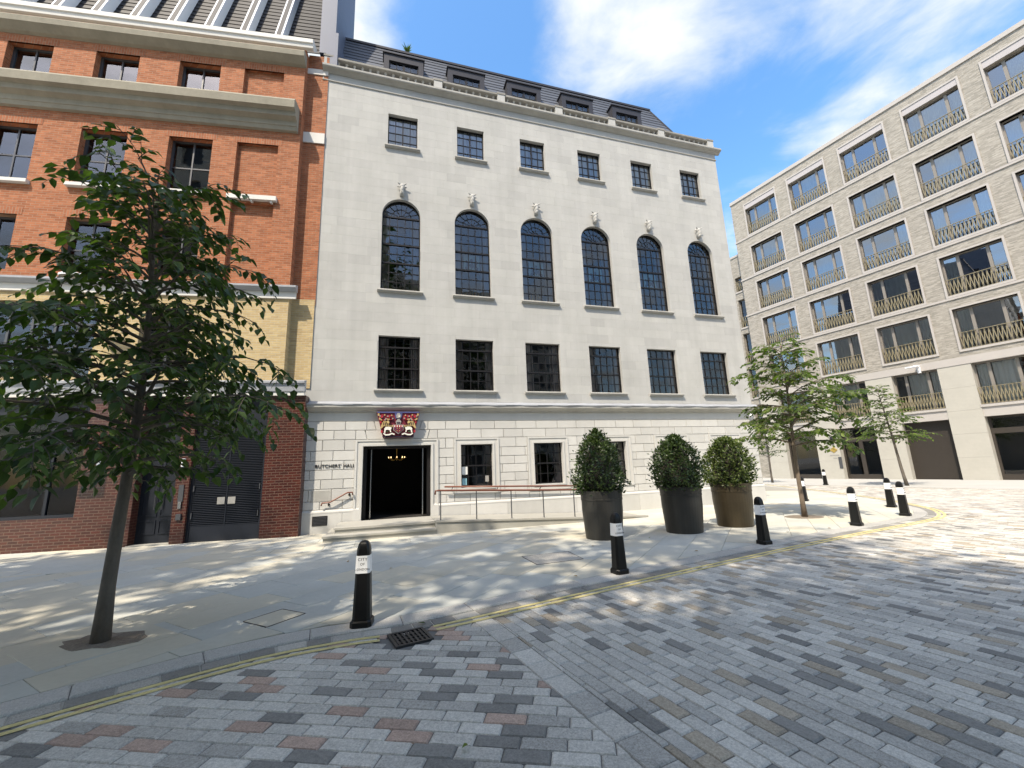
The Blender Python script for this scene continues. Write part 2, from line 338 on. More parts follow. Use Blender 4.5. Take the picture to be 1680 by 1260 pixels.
def sub_rects(rc, holes):
    out = [rc]
    for (a, b, c, d) in holes:
        nx = []
        for (x0, x1, z0, z1) in out:
            if b <= x0 or a >= x1 or d <= z0 or c >= z1: nx.append((x0, x1, z0, z1)); continue
            if a > x0: nx.append((x0, a, z0, z1))
            if b < x1: nx.append((b, x1, z0, z1))
            xa, xb = max(a, x0), min(b, x1)
            if c > z0: nx.append((xa, xb, z0, c))
            if d < z1: nx.append((xa, xb, d, z1))
        out = nx
    return out
def wall_open(mb, x0, x1, z0, z1, y0, y1, holes, mi=0, reveals=True):
    for (a, b, c, d) in sub_rects((x0, x1, z0, z1), holes):
        mb.poly([(a, y0, c), (b, y0, c), (b, y0, d), (a, y0, d)], .5, mi)
    if reveals:
        for (a, b, c, d) in holes:
            mb.poly([(a, y0, c), (a, y0, d), (a, y1, d), (a, y1, c)], .5, mi); mb.poly([(b, y0, d), (b, y0, c), (b, y1, c), (b, y1, d)], .5, mi)
            mb.poly([(a, y0, d), (b, y0, d), (b, y1, d), (a, y1, d)], .5, mi); mb.poly([(b, y0, c), (a, y0, c), (a, y1, c), (b, y1, c)], .5, mi)
def clip_half(poly, p, nrm):      # keep points with (q-p).nrm >= 0
    out = []
    for i in range(len(poly)):
        a, b = poly[i], poly[(i + 1) % len(poly)]
        da = (a[0] - p[0]) * nrm[0] + (a[1] - p[1]) * nrm[1]; db = (b[0] - p[0]) * nrm[0] + (b[1] - p[1]) * nrm[1]
        if da >= 0: out.append(a)
        if (da >= 0) != (db >= 0):
            t = da / (da - db); out.append((a[0] + (b[0] - a[0]) * t, a[1] + (b[1] - a[1]) * t))
    return out
def area2(p): return abs(sum(p[i][0] * p[(i + 1) % len(p)][1] - p[(i + 1) % len(p)][0] * p[i][1] for i in range(len(p)))) / 2

ROAD_Z = -.022
# ================================================================== GROUND
# kerb line (centre of the double yellow line), pavement on its left
KP = [(-9.5, -4.5), (-6.6, .2), (-4.9, 2.25), (-3.74, 3.38), (-2.62, 4.33), (-1.86, 4.72), (-1.03, 5.03), (1.26, 6.32), (4.44, 8.09), (7.3, 9.62), (9.69, 10.80), (11.2, 11.65), (12.25, 12.75), (12.95, 14.0), (13.8, 16.2), (14.6, 19.2), (15.5, 24), (16.4, 31), (16.9, 38), (17.6, 60)]
def catmull(P, step=.12):
    out = []
    for i in range(len(P) - 1):
        p0 = Vector(P[max(i - 1, 0)]); p1 = Vector(P[i]); p2 = Vector(P[i + 1]); p3 = Vector(P[min(i + 2, len(P) - 1)])
        n = max(2, int((p2 - p1).length / step))
        for k in range(n):
            t = k / n; out.append(.5 * ((2 * p1) + (-p0 + p2) * t + (2 * p0 - 5 * p1 + 4 * p2 - p3) * t * t + (-p0 + 3 * p1 - 3 * p2 + p3) * t ** 3))
    out.append(Vector(P[-1])); return out
KC = catmull(KP)
KT = []
for i in range(len(KC)):
    d = (KC[min(i + 1, len(KC) - 1)] - KC[max(i - 1, 0)]).normalized(); KT.append((d, Vector((-d.y, d.x))))
KS = [0.0]
for i in range(1, len(KC)): KS.append(KS[-1] + (KC[i] - KC[i - 1]).length)
def off(d): return [KC[i] + KT[i][1] * d for i in range(len(KC))]
def kdist(x, y):
    q = Vector((x, y)); best = min(range(0, len(KC)), key=lambda i: (KC[i] - q).length_squared)
    return (q - KC[best]).dot(KT[best][1]), best
def strip(mb, d0, d1, z, s0=None, s1=None, tone=.5, zb=None):
    A, B = off(d0), off(d1)
    for i in range(len(KC) - 1):
        if s0 is not None and (KS[i] < s0 or KS[i + 1] > s1): continue
        a0, a1, b1, b0 = A[i], A[i + 1], B[i + 1], B[i]
        mb.poly([(*a0, z), (*a1, z), (*b1, z), (*b0, z)], tone)
        if zb is not None:
            mb.poly([(*a1, z), (*a0, z), (*a0, zb), (*a1, zb)], tone)
def kpiece(d0, d1, s0, s1):
    def at(s, d):
        i = max(0, min(len(KS) - 2, next((k for k in range(len(KS) - 1) if KS[k + 1] >= s), len(KS) - 2)))
        t = (s - KS[i]) / max(1e-6, KS[i + 1] - KS[i]); p = KC[i].lerp(KC[i + 1], t); return p + KT[i][1] * d
    return [tuple(at(s0, d0)), tuple(at(s1, d0)), tuple(at(s1, d1)), tuple(at(s0, d1))]
g = MB(); g.poly([(-300, -300, -.16), (300, -300, -.16), (300, 400, -.16), (-300, 400, -.16)]); g.build('ground', 'far_paving', kind='structure')

# road: bedding sheet, pavers as real pieces near the camera, material far away
road = MB()
def far_edge(v):       # edge of the far pavement in front of the pale building (7.2 m off its wall)
    ox, oy = 21.37 - .8907 * 7.2, 33.79 - .4546 * 7.2; return (ox + .4546 * v, oy - .8907 * v)
road.poly([(-60, -60, ROAD_Z - .012), (60, -60, ROAD_Z - .012), (60, 90, ROAD_Z - .012), (-60, 90, ROAD_Z - .012)])
ROAD = road.build('road', 'mortar', kind='structure')
fr = MB()
# far field of the road, beyond the built pavers
RMAX = 17.0
ring = [(RMAX * math.cos(R(a)), RMAX * math.sin(R(a))) for a in range(-90, 271, 6)]
for i in range(len(ring) - 1):
    a, b = ring[i], ring[i + 1]; k = 5
    fr.poly([(a[0], a[1], ROAD_Z), (a[0] * k, a[1] * k, ROAD_Z), (b[0] * k, b[1] * k, ROAD_Z), (b[0], b[1], ROAD_Z)])
fr.build('far_setts', 'setts_far', ROAD, kind='stuff')
pieces = []      # (distance, polygon, z, material, tone)
SEAM_P, SEAM_A = (-.46, 5.09), R(-63.5)
sdir = (math.cos(SEAM_A), math.sin(SEAM_A)); snr = (-sdir[1], sdir[0])      # snr points to the right zone (positive)
if snr[0] < 0: snr = (-snr[0], -snr[1])
GR = [(-1.447, 4.899), (-1.257, 4.572), (-.901, 4.766), (-1.092, 5.127)]     # gully grate corners (ccw)
def in_grate(x, y): 
    return all(((GR[(i + 1) % 4][0] - GR[i][0]) * (y - GR[i][1]) - (GR[(i + 1) % 4][1] - GR[i][1]) * (x - GR[i][0])) > -.02 for i in range(4))
def field(ang, L, Wd, origin, x0, x1, y0, y1, clipper, pick, gap=.007, rnd=None):
    ca, sa = math.cos(ang), math.sin(ang); r = rnd
    row = 0; v = y0
    while v < y1:
        u = x0 + (row % 2) * L * .5 + r.uniform(-.05, .05)
        while u < x1:
            q = [(u + gap / 2, v + gap / 2), (u + L - gap / 2, v + gap / 2), (u + L - gap / 2, v + Wd - gap / 2), (u + gap / 2, v + Wd - gap / 2)]
            w = [(origin[0] + a * ca - b * sa, origin[1] + a * sa + b * ca) for a, b in q]
            cx = sum(p[0] for p in w) / 4; cy = sum(p[1] for p in w) / 4
            u += L
            if cy < .2 or math.hypot(cx, cy) > RMAX or abs(cx) > 1.45 * cy + 1.5: continue
            w = clipper(w, cx, cy)
            if len(w) < 3 or area2(w) < .0015: continue
            m, t = pick(row, r); pieces.append((math.hypot(cx, cy), w, ROAD_Z + r.uniform(-.003, .002), m, t, cx, cy))
        v += Wd; row += 1
def kclip(w, cx, cy):
    d, i = kdist(cx, cy)
    if d > .4: return []
    if d > -.5: w = clip_half(w, tuple(KC[i] + KT[i][1] * .105), tuple(-KT[i][1]))
    return w
def clipL(w, cx, cy):
    w = clip_half(w, SEAM_P, (-snr[0], -snr[1]))
    return kclip(w, cx, cy) if len(w) > 2 else []
def clipR(w, cx, cy):
    w = clip_half(w, (SEAM_P[0] + snr[0] * .225, SEAM_P[1] + snr[1] * .225), snr)
    return kclip(w, cx, cy) if len(w) > 2 else []
LAST = [0]
def pickL(row, r):
    x = r.random() if not LAST[0] else r.random() * .66; LAST[0] = x > .66; return ('granite_light' if x < .50 else 'granite_mid' if x < .66 else 'granite_dark' if x < .83 else 'granite_pink'), r.random()
def pickR(row, r):
    x = r.random() if not LAST[0] else r.random() * .70; LAST[0] = x > .70; return ('granite_light' if x < .42 else 'granite_mid' if x < .70 else 'granite_dark' if x < .84 else 'granite_tan'), r.random()
rr = random.Random(5)
field(R(-8.5), .298, .124, (-.432, 3.843), -9, 4, -4, 4, clipL, pickL, rnd=rr)
field(R(-62.5), .285, .124, (.007, 4.117), -14, 14, -12, 26, clipR, pickR, rnd=rr)
sv = -1.0
while sv < 9:
    L = .30; q = [(sv, .004), (sv + L - .007, .004), (sv + L - .007, .219), (sv, .219)]
    w = [(SEAM_P[0] + a * sdir[0] + b * snr[0], SEAM_P[1] + a * sdir[1] + b * snr[1]) for a, b in q]
    if (w[1][0] - w[0][0]) * (w[2][1] - w[0][1]) - (w[1][1] - w[0][1]) * (w[2][0] - w[0][0]) < 0: w.reverse()
    cx = sum(p[0] for p in w) / 4; cy = sum(p[1] for p in w) / 4; sv += L
    if cy < .3: continue
    w = kclip(w, cx, cy)
    if len(w) > 2: pieces.append((math.hypot(cx, cy), w, ROAD_Z, 'granite_mid' if rr.random() < .75 else 'granite_light', rr.random(), cx, cy))
pieces = [p for p in pieces if not in_grate(p[5], p[6])]
def visible(x, y, z=0.0):
    v = Vector((x, y, z - EYE)); f_ = v.dot(fw)
    if f_ < .05: return False
    return abs(v.dot(r2) / f_) < 840 / 686.9 + .03 and abs(v.dot(u2) / f_) < 630 / 686.9 + .03
pieces.sort(key=lambda p: p[0] + (0 if visible(p[5], p[6]) else 100))
STUFF = {}
for i, (d, w, z, m, t, cx, cy) in enumerate(pieces):
    if i < 300:
        MB().slab(w, z - .06, z, .009, t).build('paver', m, ROAD)
    else:
        STUFF.setdefault(m, MB()).slab(w, z - .03, z, .005 if d < 9 else 0, t)
mats = list(STUFF); allp = MB()
for k, m in enumerate(mats):
    b = STUFF[m]; o = len(allp.v); allp.v += b.v; allp.f += [tuple(i + o for i in f) for f in b.f]; allp.t += b.t; allp.m += [k] * len(b.f)
allp.build('pavers', mats, ROAD, kind='stuff')
# yellow lines, broken at the grate
S_G0, S_G1 = None, None
ss = [KS[i] for i in range(len(KC)) if in_grate(KC[i].x, KC[i].y)]
S_G0, S_G1 = (min(ss) - .04, max(ss) + .04) if ss else (0, 0)
for d0 in (-.085, .025):
    y = MB(); strip(y, d0, d0 + .06, ROAD_Z + .006, 0, S_G0); strip(y, d0, d0 + .06, ROAD_Z + .006, S_G1, 45); y.build('yellow_line', 'yellow_paint', ROAD)
# gutter setts and kerb stones
gut = MB(); strip(gut, .10, .29, ROAD_Z - .004); GUT = gut.build('gutter', 'pale_mortar', kind='structure')
s = 5.0; gr = random.Random(3)
while s < 34:
    L = .26 + gr.uniform(-.03, .05)
    p = kpiece(.112, .272, s, s + L - .014); c = (sum(q[0] for q in p) / 4, sum(q[1] for q in p) / 4)
    if not in_grate(*c): MB().slab(p, ROAD_Z - .05, ROAD_Z + .004, .004, gr.random()).build('sett', 'granite_dark' if gr.random() < .75 else 'granite_mid', GUT)
    s += L
kb = MB(); strip(kb, .30, .57, -.012, zb=ROAD_Z - .05); KERB = kb.build('kerb', 'mortar', kind='structure')
s = 3.0
while s < 50:
    L = .9 + gr.uniform(-.1, .1)
    n = 4; pts = []
    lo = [kpiece(.285, .575, s + (L - .008) * k / n, s + (L - .008) * (k + 1) / n) for k in range(n)]
    pts = [lo[0][0]] + [q[1] for q in lo] + [q[2] for q in reversed(lo)] + [lo[0][3]]
    MB().slab(pts, ROAD_Z - .05, .0, .012, gr.random()).build('kerb_stone', 'granite_kerb', KERB); s += L
# pavement: bedding sheet + york stone slabs
pv = MB(); O = off(.57)
PF0 = (-3.7005, 13.4185); 
for i in range(len(KC) - 1):
    a, b = O[i], O[i + 1]; 
    pv.poly([(a.x, a.y, -.012), (b.x, b.y, -.012), (b.x - 60, b.y + 25, -.012), (a.x - 60, a.y + 25, -.012)])
PAVE = pv.build('pavement', 'joint', kind='structure')
DD = (math.cos(.29108), math.sin(.29108)); NN = (-math.sin(.29108), math.cos(.29108))     # along / into the white facade
def facade_off(x, y): return (x - PF0[0]) * NN[0] + (y - PF0[1]) * NN[1]
slabs = []
COVERS = [[(-3.317, 5.45), (-2.914, 5.235), (-2.689, 5.658), (-3.081, 5.861)], [(.072, 8.551), (.327, 7.828), (1.18, 8.143), (.992, 8.87)]]
PIT = [(-5.265, 4.705), (-4.491, 4.282), (-3.829, 5.126), (-4.723, 5.636)]
def slab_field(ang, Wd, origin, x0, x1, y0, y1, lo, hi, seed):
    r = random.Random(seed); ca, sa = math.cos(ang), math.sin(ang); v = y0
    while v < y1:
        w_ = Wd * r.choice((.85, 1, 1.15)); u = x0 + r.uniform(0, .6)
        while u < x1:
            L = r.uniform(.65, 1.35); q = [(u, v), (u + L - .006, v), (u + L - .006, v + w_ - .006), (u, v + w_ - .006)]; u += L
            w = [(origin[0] + a * ca - b * sa, origin[1] + a * sa + b * ca) for a, b in q]
            cx = sum(p[0] for p in w) / 4; cy = sum(p[1] for p in w) / 4
            if math.hypot(cx, cy) > 26: continue
            d, i = kdist(cx, cy)
            if d < -.3: continue
            if d < 2.0:
                w = clip_half(w, tuple(KC[i] + KT[i][1] * .58), tuple(KT[i][1]))
            if len(w) < 3: continue
            w = clip_half(w, (PF0[0] + NN[0] * lo, PF0[1] + NN[1] * lo), NN)
            if len(w) > 2: w = clip_half(w, (PF0[0] + NN[0] * hi, PF0[1] + NN[1] * hi), (-NN[0], -NN[1]))
            if len(w) < 3 or area2(w) < .01: continue
            slabs.append((math.hypot(cx, cy), w, r.random(), cx, cy, r.uniform(-.0015, .0015)))
        v += w_
slab_field(R(60), .62, (-4, 5), -14, 22, -22, 14, -30, -3.1, 2)
slab_field(.29108, .6, (-4, 11), -14, 22, -1.2, 6, -3.095, 2.5, 4)
slab_field(R(60), .62, (14, 15), -8, 24, -9, 12, 2.5, 60, 6)
slabs.sort(key=lambda p: p[0] + (0 if visible(p[3], p[4]) else 100))
far = MB()
for i, (d, w, t, cx, cy, dz) in enumerate(slabs):
    if i < 300 and visible(cx, cy): MB().slab(w, -.05, dz, .003, t).build('paving_slab', 'york_stone', PAVE)
    else: far.slab(w, -.05, dz, 0, t)
far.build('paving_slabs', 'york_stone', PAVE, kind='stuff')
# inset covers in the pavement
for c, tn in zip(COVERS, (.95, .1)):
    m = MB().slab(c, -.02, .0045, .002, tn)
    if tn < .5: m.build('inspection_cover', 'granite_mid', PAVE)
    else:
        m.build('inspection_cover', 'york_stone', PAVE)
    rim = MB()
    for k in range(4):
        a, b = Vector(c[k]), Vector(c[(k + 1) % 4]); dn = (b - a).normalized(); nn = Vector((dn.y, -dn.x)) * .012
        rim.slab([tuple(a), tuple(a + nn), tuple(b + nn), tuple(b)], -.02, .006); 
    rim.build('cover_rim', 'cast_iron', PAVE)
# far pavement before the pale building
fp = MB(); e = [far_edge(v) for v in range(-40, 61, 4)]
for i in range(len(e) - 1):
    a, b = e[i], e[i + 1]; n = (.8907 * 14, .4546 * 14)
    fp.poly([(*a, ROAD_Z + .03), (*b, ROAD_Z + .03), (b[0] + n[0], b[1] + n[1], ROAD_Z + .03), (a[0] + n[0], a[1] + n[1], ROAD_Z + .03)])
fp.build('far_pavement', 'far_paving', kind='structure')
fk = MB()
for i in range(len(e) - 1):
    a, b = e[i], e[i + 1]; n = (-.8907 * .3, -.4546 * .3)
    fk.slab([a, (a[0] + n[0], a[1] + n[1]), (b[0] + n[0], b[1] + n[1]), b][::-1], ROAD_Z - .05, ROAD_Z + .034)
fk.build('far_kerb', 'granite_kerb', kind='structure')

# ================================================================== WHITE STONE BUILDING
WB = empty('stone_hall', (PF0[0], PF0[1], 0), .29108, 'white Portland stone hall with tall arched windows and a slate mansard roof', 'building')
SP = 2.55; XL, XR = -2.82, 14.36; UP0 = 3.91
F_W = [(i * SP - .674, i * SP + .674, 4.32, 6.13) for i in range(6)]
A_W = [(i * SP - .658, i * SP + .658, 7.76, 11.25) for i in range(6)]
T_W = [(i * SP - .53, i * SP + .53, 13.38, 14.74) for i in range(6)]
G_W = [(i * SP - .54, i * SP + .54, 1.09, 2.49) for i in range(1, 6)]
DOOR = (-1.04, 1.04, .0, 2.50)
up_b = MB(); holes = F_W + T_W
wall_open(up_b, XL, XR, UP0 - .3, 16.0, .012, .34, holes + A_W, reveals=False)
for (a, b, c, d) in holes:
    wall_open(up_b, a, b, c, d, .012, .34, [(a, b, c, d)])
for (a, b, c, d) in A_W:
    cx = (a + b) / 2; r = (b - a) / 2; sp = d - r; n = 20
    arc = [(cx + r * math.cos(math.pi * k / n), sp + r * math.sin(math.pi * k / n)) for k in range(n + 1)]
    for k in range(n):
        (xa, za), (xb, zb) = arc[k], arc[k + 1]
        up_b.poly([(xb, 0, zb), (xa, 0, za), (xa, 0, d + .002), (xb, 0, d + .002)]); up_b.poly([(xa, 0, za), (xb, 0, zb), (xb, .34, zb), (xa, .34, za)])
    up_b.poly([(a, 0, c), (a, 0, sp), (a, .34, sp), (a, .34, c)]); up_b.poly([(b, 0, sp), (b, 0, c), (b, .34, c), (b, .34, sp)]); up_b.poly([(b, 0, c), (a, 0, c), (a, .34, c), (b, .34, c)])
up_b.build('wall', 'portland', WB)
# ashlar blocks
blocks = []; br_ = random.Random(21)
zc = UP0; row = 0
while zc < 15.64:
    h = .335; z1 = min(zc + h, 15.64); x = XL - (row % 2) * .36 - br_.uniform(0, .1)
    while x < XR:
        L = br_.choice((.72, .72, .9, .6)); x0, x1 = max(x, XL), min(x + L, XR); x += L
        if x1 - x0 < .05: continue
        t = min(1, max(0, br_.gauss(.5, .22)))
        for (a, b, c, d) in sub_rects((x0, x1, zc, z1), holes + [(a, b, c, d + .002) for a, b, c, d in A_W]):
            if b - a > .03 and d - c > .02: blocks.append((a + .0007, b - .0007, c + .0007, d - .0007, t))
    zc = z1; row += 1
def wdist(a, c):
    q = (PF0[0] + DD[0] * a, PF0[1] + DD[1] * a); return math.sqrt(q[0] ** 2 + q[1] ** 2 + (c - EYE) ** 2)
blocks.sort(key=lambda b: wdist(b[0], b[2])); rest = MB()
for i, (a, b, c, d, t) in enumerate(blocks):
    if i < 150: MB().face_block(rect(a, b, c, d), 0, .013, .0012, t).build('stone_block', 'portland', WB)
    else: rest.face_block(rect(a, b, c, d), 0, .013, .0012, t)
rest.build('ashlar', 'portland', WB, kind='stuff')
# rusticated ground floor
gf = MB(); wall_open(gf, XL, XR, 0, UP0 - .3, .035, .34, G_W + [DOOR]); gf.build('ground_floor_wall', 'portland_rust', WB)
CZ = [.66, .91, 1.25, 1.53, 1.81, 2.08, 2.38, 2.71, 3.0, 3.28]
sur = [(a - .22, b + .22, c - .19, d + .20) for a, b, c, d in G_W]
dsur = (-1.27, 1.27, 0, 2.71)
for k in range(len(CZ) - 1):
    z0, z1 = CZ[k] + .009, CZ[k + 1] - .009; top = len(CZ) - 2 - k
    xs = [-2.82]; x = -2.21 if top % 2 == 0 else -2.53
    while x < XR - .12: xs.append(x + (br_.uniform(-.06, .06) if x > 1.3 else 0)); x += .63 if x < 1.5 else .78
    xs.append(XR)
    for i in range(len(xs) - 1):
        for (a, b, c, d) in sub_rects((xs[i], xs[i + 1], z0, z1), sur + [dsur]):
            if d - c < .05 or b - a < .06: continue
            p = rect(a + .008, b - .008, c, d)
            if z0 > 2.7:       # flat arch round the crest
                lim = (1.00, .93) if z0 < 2.9 else (.74, .66)
                if b < -lim[0] - .02 or a > lim[0] + .02: pass
                elif a < -lim[0] - .12 and b > -lim[0]: p = [(a + .008, c), (-lim[1] - .012, c), (-lim[0] - .012, d), (a + .008, d)]
                elif b > lim[0] + .12 and a < lim[0]: p = [(lim[1] + .012, c), (b - .008, c), (b - .008, d), (lim[0] + .012, d)]
                elif b < -lim[0] + .15 or a > lim[0] - .15: 
                    continue
                else: continue
            MB().face_block(p, 0, .036, .006, min(1, max(0, br_.gauss(.5, .25)))).build('stone_block', 'portland_rust', WB)
MB().face_block([(-.915, 2.719), (.915, 2.719), (.985, 2.99), (-.985, 2.99)], .002, .034, .006, .5).build('lintel_panel', 'portland_rust', WB)
MB().face_block([(-.645, 3.0), (.645, 3.0), (.725, 3.271), (-.725, 3.271)], .002, .034, .006, .55).build('lintel_panel', 'portland_rust', WB)
# plinth
x = XL; pr_ = random.Random(9)
for (a, b) in ((XL, -1.045), (1.045, XR)):
    x = a
    while x < b - .05:
        L = min(1.25, b - x); L = b - x if b - x - L < .4 else L
        MB().face_block(rect(x + .003, x + L - .003, -.05, .56), -.05, .085, .004, pr_.random()).build('plinth_stone', 'portland_rust', WB); x += L
    MB().profile_x([(.035, .66), (-.02, .655), (-.055, .60), (-.055, .562), (.035, .562)], a, b).build('plinth_moulding', 'portland_rust', WB)
# frieze, cornice and lead flashing above the ground floor
MB().face_block(rect(XL, XR, 3.29, 3.56), .004, .03, .004, .55).build('frieze', 'portland_rust', WB)
MB().profile_x([(.01, 3.56), (-.05, 3.565), (-.06, 3.60), (-.10, 3.615), (-.17, 3.68), (-.20, 3.70), (-.20, 3.765), (.01, 3.765)], XL, XR + .18).build('cornice', 'portland_dark', WB)
fl = MB(); n = 60
for i in range(n):
    xa, xb = XL + (XR + .2 - XL) * i / n, XL + (XR + .2 - XL) * (i + 1) / n; w = lambda q: .010 * math.sin(q * 5.1) + .007 * math.sin(q * 11.3)
    P = [(-.215, 3.762), (-.225, 3.80), (-.10, 3.835), (-.02, 3.90), (.01, 3.912)]
    for k in range(len(P) - 1):
        fl.poly([(xa, P[k][0] + w(xa + k), P[k][1]), (xb, P[k][0] + w(xb + k), P[k][1]), (xb, P[k + 1][0] + w(xb + k + 1), P[k + 1][1]), (xa, P[k + 1][0] + w(xa + k + 1), P[k + 1][1])])
fl.build('lead_flashing', 'lead', WB, smooth=True)
# string groove, frieze course and parapet cornice
MB().profile_x([(.012, 15.60), (-.035, 15.62), (-.035, 15.655), (.012, 15.67)], XL, XR + .03).build('string_course', 'portland_dark', WB)
for i in range(12):
    a = XL + (XR - XL) * i / 12; b = XL + (XR - XL) * (i + 1) / 12
    MB().face_block(rect(a + .002, b - .002, 15.675, 15.93), -.008, .02, .003, pr_.random()).build('frieze_stone', 'portland', WB)
MB().profile_x([(.012, 15.93), (-.04, 15.94), (-.12, 16.0), (-.21, 16.03), (-.23, 16.06), (-.23, 16.13), (-.16, 16.17), (.30, 16.20)], XL, XR + .22).build('parapet_cornice', 'portland_dark', WB)
PX = [(-2.81, -2.48), (1.14, 1.46), (3.70, 4.01), (6.24, 6.56), (8.77, 9.10), (11.32, 11.63), (14.05, 14.37)]
MB().box(XL, XR, .0, .27, 16.15, 16.26).build('parapet_base', 'portland', WB)
for a, b in PX:
    m = MB(); m.box(a, b, -.015, .285, 16.26, 16.66); m.build('parapet_pier', 'portland', WB)
bal = MB().lathe([(.062, 0), (.062, .03), (.04, .045), (.056, .11), (.06, .15), (.034, .24), (.027, .29), (.042, .305), (.042, .33), (.058, .345), (.058, .37)], n=10).mesh('baluster', 'portland', True)
for k in range(6):
    a, b = PX[k][1], PX[k + 1][0]; n = int((b - a) / .262)
    for j in range(n): obj('baluster', bal, WB, loc=(a + (b - a) * (j + .5) / n, .135, 16.25))
    MB().profile_x([(.01, 16.615), (-.01, 16.63), (-.01, 16.70), (.01, 16.725), (.26, 16.725), (.28, 16.70), (.28, 16.63), (.26, 16.615), (.01, 16.615)], a, b).build('parapet_rail', 'weathered_stone', WB)
for a, b in PX: MB().box(a - .02, b + .02, -.035, .305, 16.66, 16.735).build('pier_cap', 'weathered_stone', WB)
# mansard roof
rf = MB(); NC = 15; z0r, z1r, ya, yb = 16.25, 19.30, .62, 1.50; xa0, xb0, xb1 = -2.62, 14.05, 12.16
for k in range(NC):
    t0, t1 = k / NC, (k + 1) / NC; za, zb = z0r + (z1r - z0r) * t0, z0r + (z1r - z0r) * t1
    y0_, y1_ = ya + (yb - ya) * t0, ya + (yb - ya) * t1; e0 = xb0 + (xb1 - xb0) * t0; e1 = xb0 + (xb1 - xb0) * t1
    rf.poly([(xa0, y0_ - .02, za), (e0, y0_ - .02, za), (e1, y1_, zb), (xa0, y1_, zb)], random.random())
    rf.poly([(e0, y0_ - .02, za), (e0, 11, za), (e1, 11, zb), (e1, y1_, zb)], random.random())
    rf.poly([(xa0, y0_, za), (e0, y0_, za), (e0, y0_ - .02, za), (xa0, y0_ - .02, za)], .2)
ROOF = rf.build('roof', 'slate', WB)
rr_ = MB(); rr_.box(-2.66, 12.2, 1.44, 1.62, 19.26, 19.36); rr_.tube([(12.14, 1.5, 19.3), (13.95, .66, 16.4)], .05); rr_.build('ridge', 'dormer_metal', ROOF)
MB().box(-2.62, 12.15, 1.55, 11, 19.2, 19.31).build('flat_roof', 'lead', ROOF)
MB().box(XL, XR, .27, 1.2, 16.0, 16.2).build('gutter', 'lead', ROOF)

PANES = []       # (score, parent, polygon xz, y, material, tilt)
def add_pane(par, pts, y, m):
    cx = sum(p[0] for p in pts) / len(pts); cz = sum(p[1] for p in pts) / len(pts); PANES.append((wdist(cx, cz) / math.sqrt(area2(pts)), par, pts, y, m))
def bars(mb, xs, zs, y0, y1, w):
    for i, x in enumerate(xs[1:-1]): mb.box(x - w / 2, x + w / 2, y0, y1, zs[0], zs[-1])
    for i, z in enumerate(zs[1:-1]): mb.box(xs[0], xs[-1], y0 + .002, y1 - .002, z - w / 2, z + w / 2)
def curtains(par, x0, x1, z0, z1, y, frac=.2, m='curtain', seed=0):
    r = random.Random(seed)
    for sd_ in (0, 1):
        w = (x1 - x0) * frac * r.uniform(.8, 1.2); a = x0 + .02 if sd_ == 0 else x1 - .02 - w; c = MB(); n = 14
        P = [(a + w * k / n, y + .035 * math.sin(k * 2.1 + r.random())) for k in range(n + 1)]
        for k in range(n): c.poly([(*P[k], z0), (*P[k + 1], z0), (*P[k + 1], z1), (*P[k], z1)])
        c.build('curtain', m, par, smooth=True)
def steel_window(hole, cols, rows, thick, seed, gm='glass', cur=.2, cm='curtain', sill=True, vthick=(), yb=.14):
    a, b, c, d = hole; f = MB(); fwd = .035; y0, y1 = yb, yb + .05
    for q in ((a, a + fwd, c, d), (b - fwd, b, c, d), (a + fwd, b - fwd, c, c + fwd), (a + fwd, b - fwd, d - fwd, d)): f.box(q[0], q[1], y0, y1, q[2], q[3])
    zs = [c + (d - c) * k / rows for k in range(rows + 1)]; xs = [a + (b - a) * k / cols for k in range(cols + 1)]
    for k in thick: f.box(a + fwd, b - fwd, y0 - .01, y1, zs[rows - k] - .025, zs[rows - k] + .025)
    for k in vthick: f.box(xs[k] - .022, xs[k] + .022, y0 - .005, y1 + .001, c + fwd, d - fwd)
    w = f.build('window', 'black_steel', WB)
    bb = MB(); bars(bb, xs, zs, y0 + .008, y1 - .008, .024); bb.build('glazing_bars', 'black_steel', w)
    for i in range(cols):
        for j in range(rows): add_pane(w, rect(xs[i] + .006, xs[i + 1] - .006, zs[j] + .006, zs[j + 1] - .006), y0 + .03, gm)
    if cur: curtains(w, a, b, c, d, yb + .11, cur, cm, seed)
    if sill:
        MB().profile_x([(.06, c - .005), (-.10, c - .012), (-.11, c - .03), (-.11, c - .06), (-.085, c - .065), (-.07, c - .10), (.012, c - .105)], a - .10, b + .10).build('sill', 'portland_dark', w)
    return w
for i, h in enumerate(F_W): steel_window(h, 5, 5, (1, 3), i, 'glass_dark', .2)
for i, h in enumerate(T_W): steel_window(h, 4, 4, (), 30 + i, 'glass_top', .46, 'net_curtain', vthick=(2,))
for i, h in enumerate(G_W):
    w = steel_window(h, 4, 4, (2,), 60 + i, 'glass_dark', .16, sill=False)
    a, b, c, d = h; m = MB()
    for k, (o0, o1, yy) in enumerate(((.22, .16, -.035), (.16, .06, -.015), (.06, 0, -.045))):
        for q in ((a - o0, a - o1, c - o0 * .86, d + o0), (b + o1, b + o0, c - o0 * .86, d + o0), (a - o1, b + o1, d + o1, d + o0), (a - o1, b + o1, c - o0 * .86, c - o1 * .86)):
            m.box(q[0], q[1], yy, .034, q[2], q[3])
    m.build('surround', 'portland_rust', w)
    if i == 0:
        MB().box(a + .05, a + .24, .133, .135, c + .42, c + .68).build('notice', 'paper', w); MB().box(a + .06, a + .21, .133, .135, c + .08, c + .30).build('notice', 'sticker_blue', w); MB().box(b - .24, b - .12, .133, .135, c + .16, c + .36).build('notice', 'grey_plate', w)
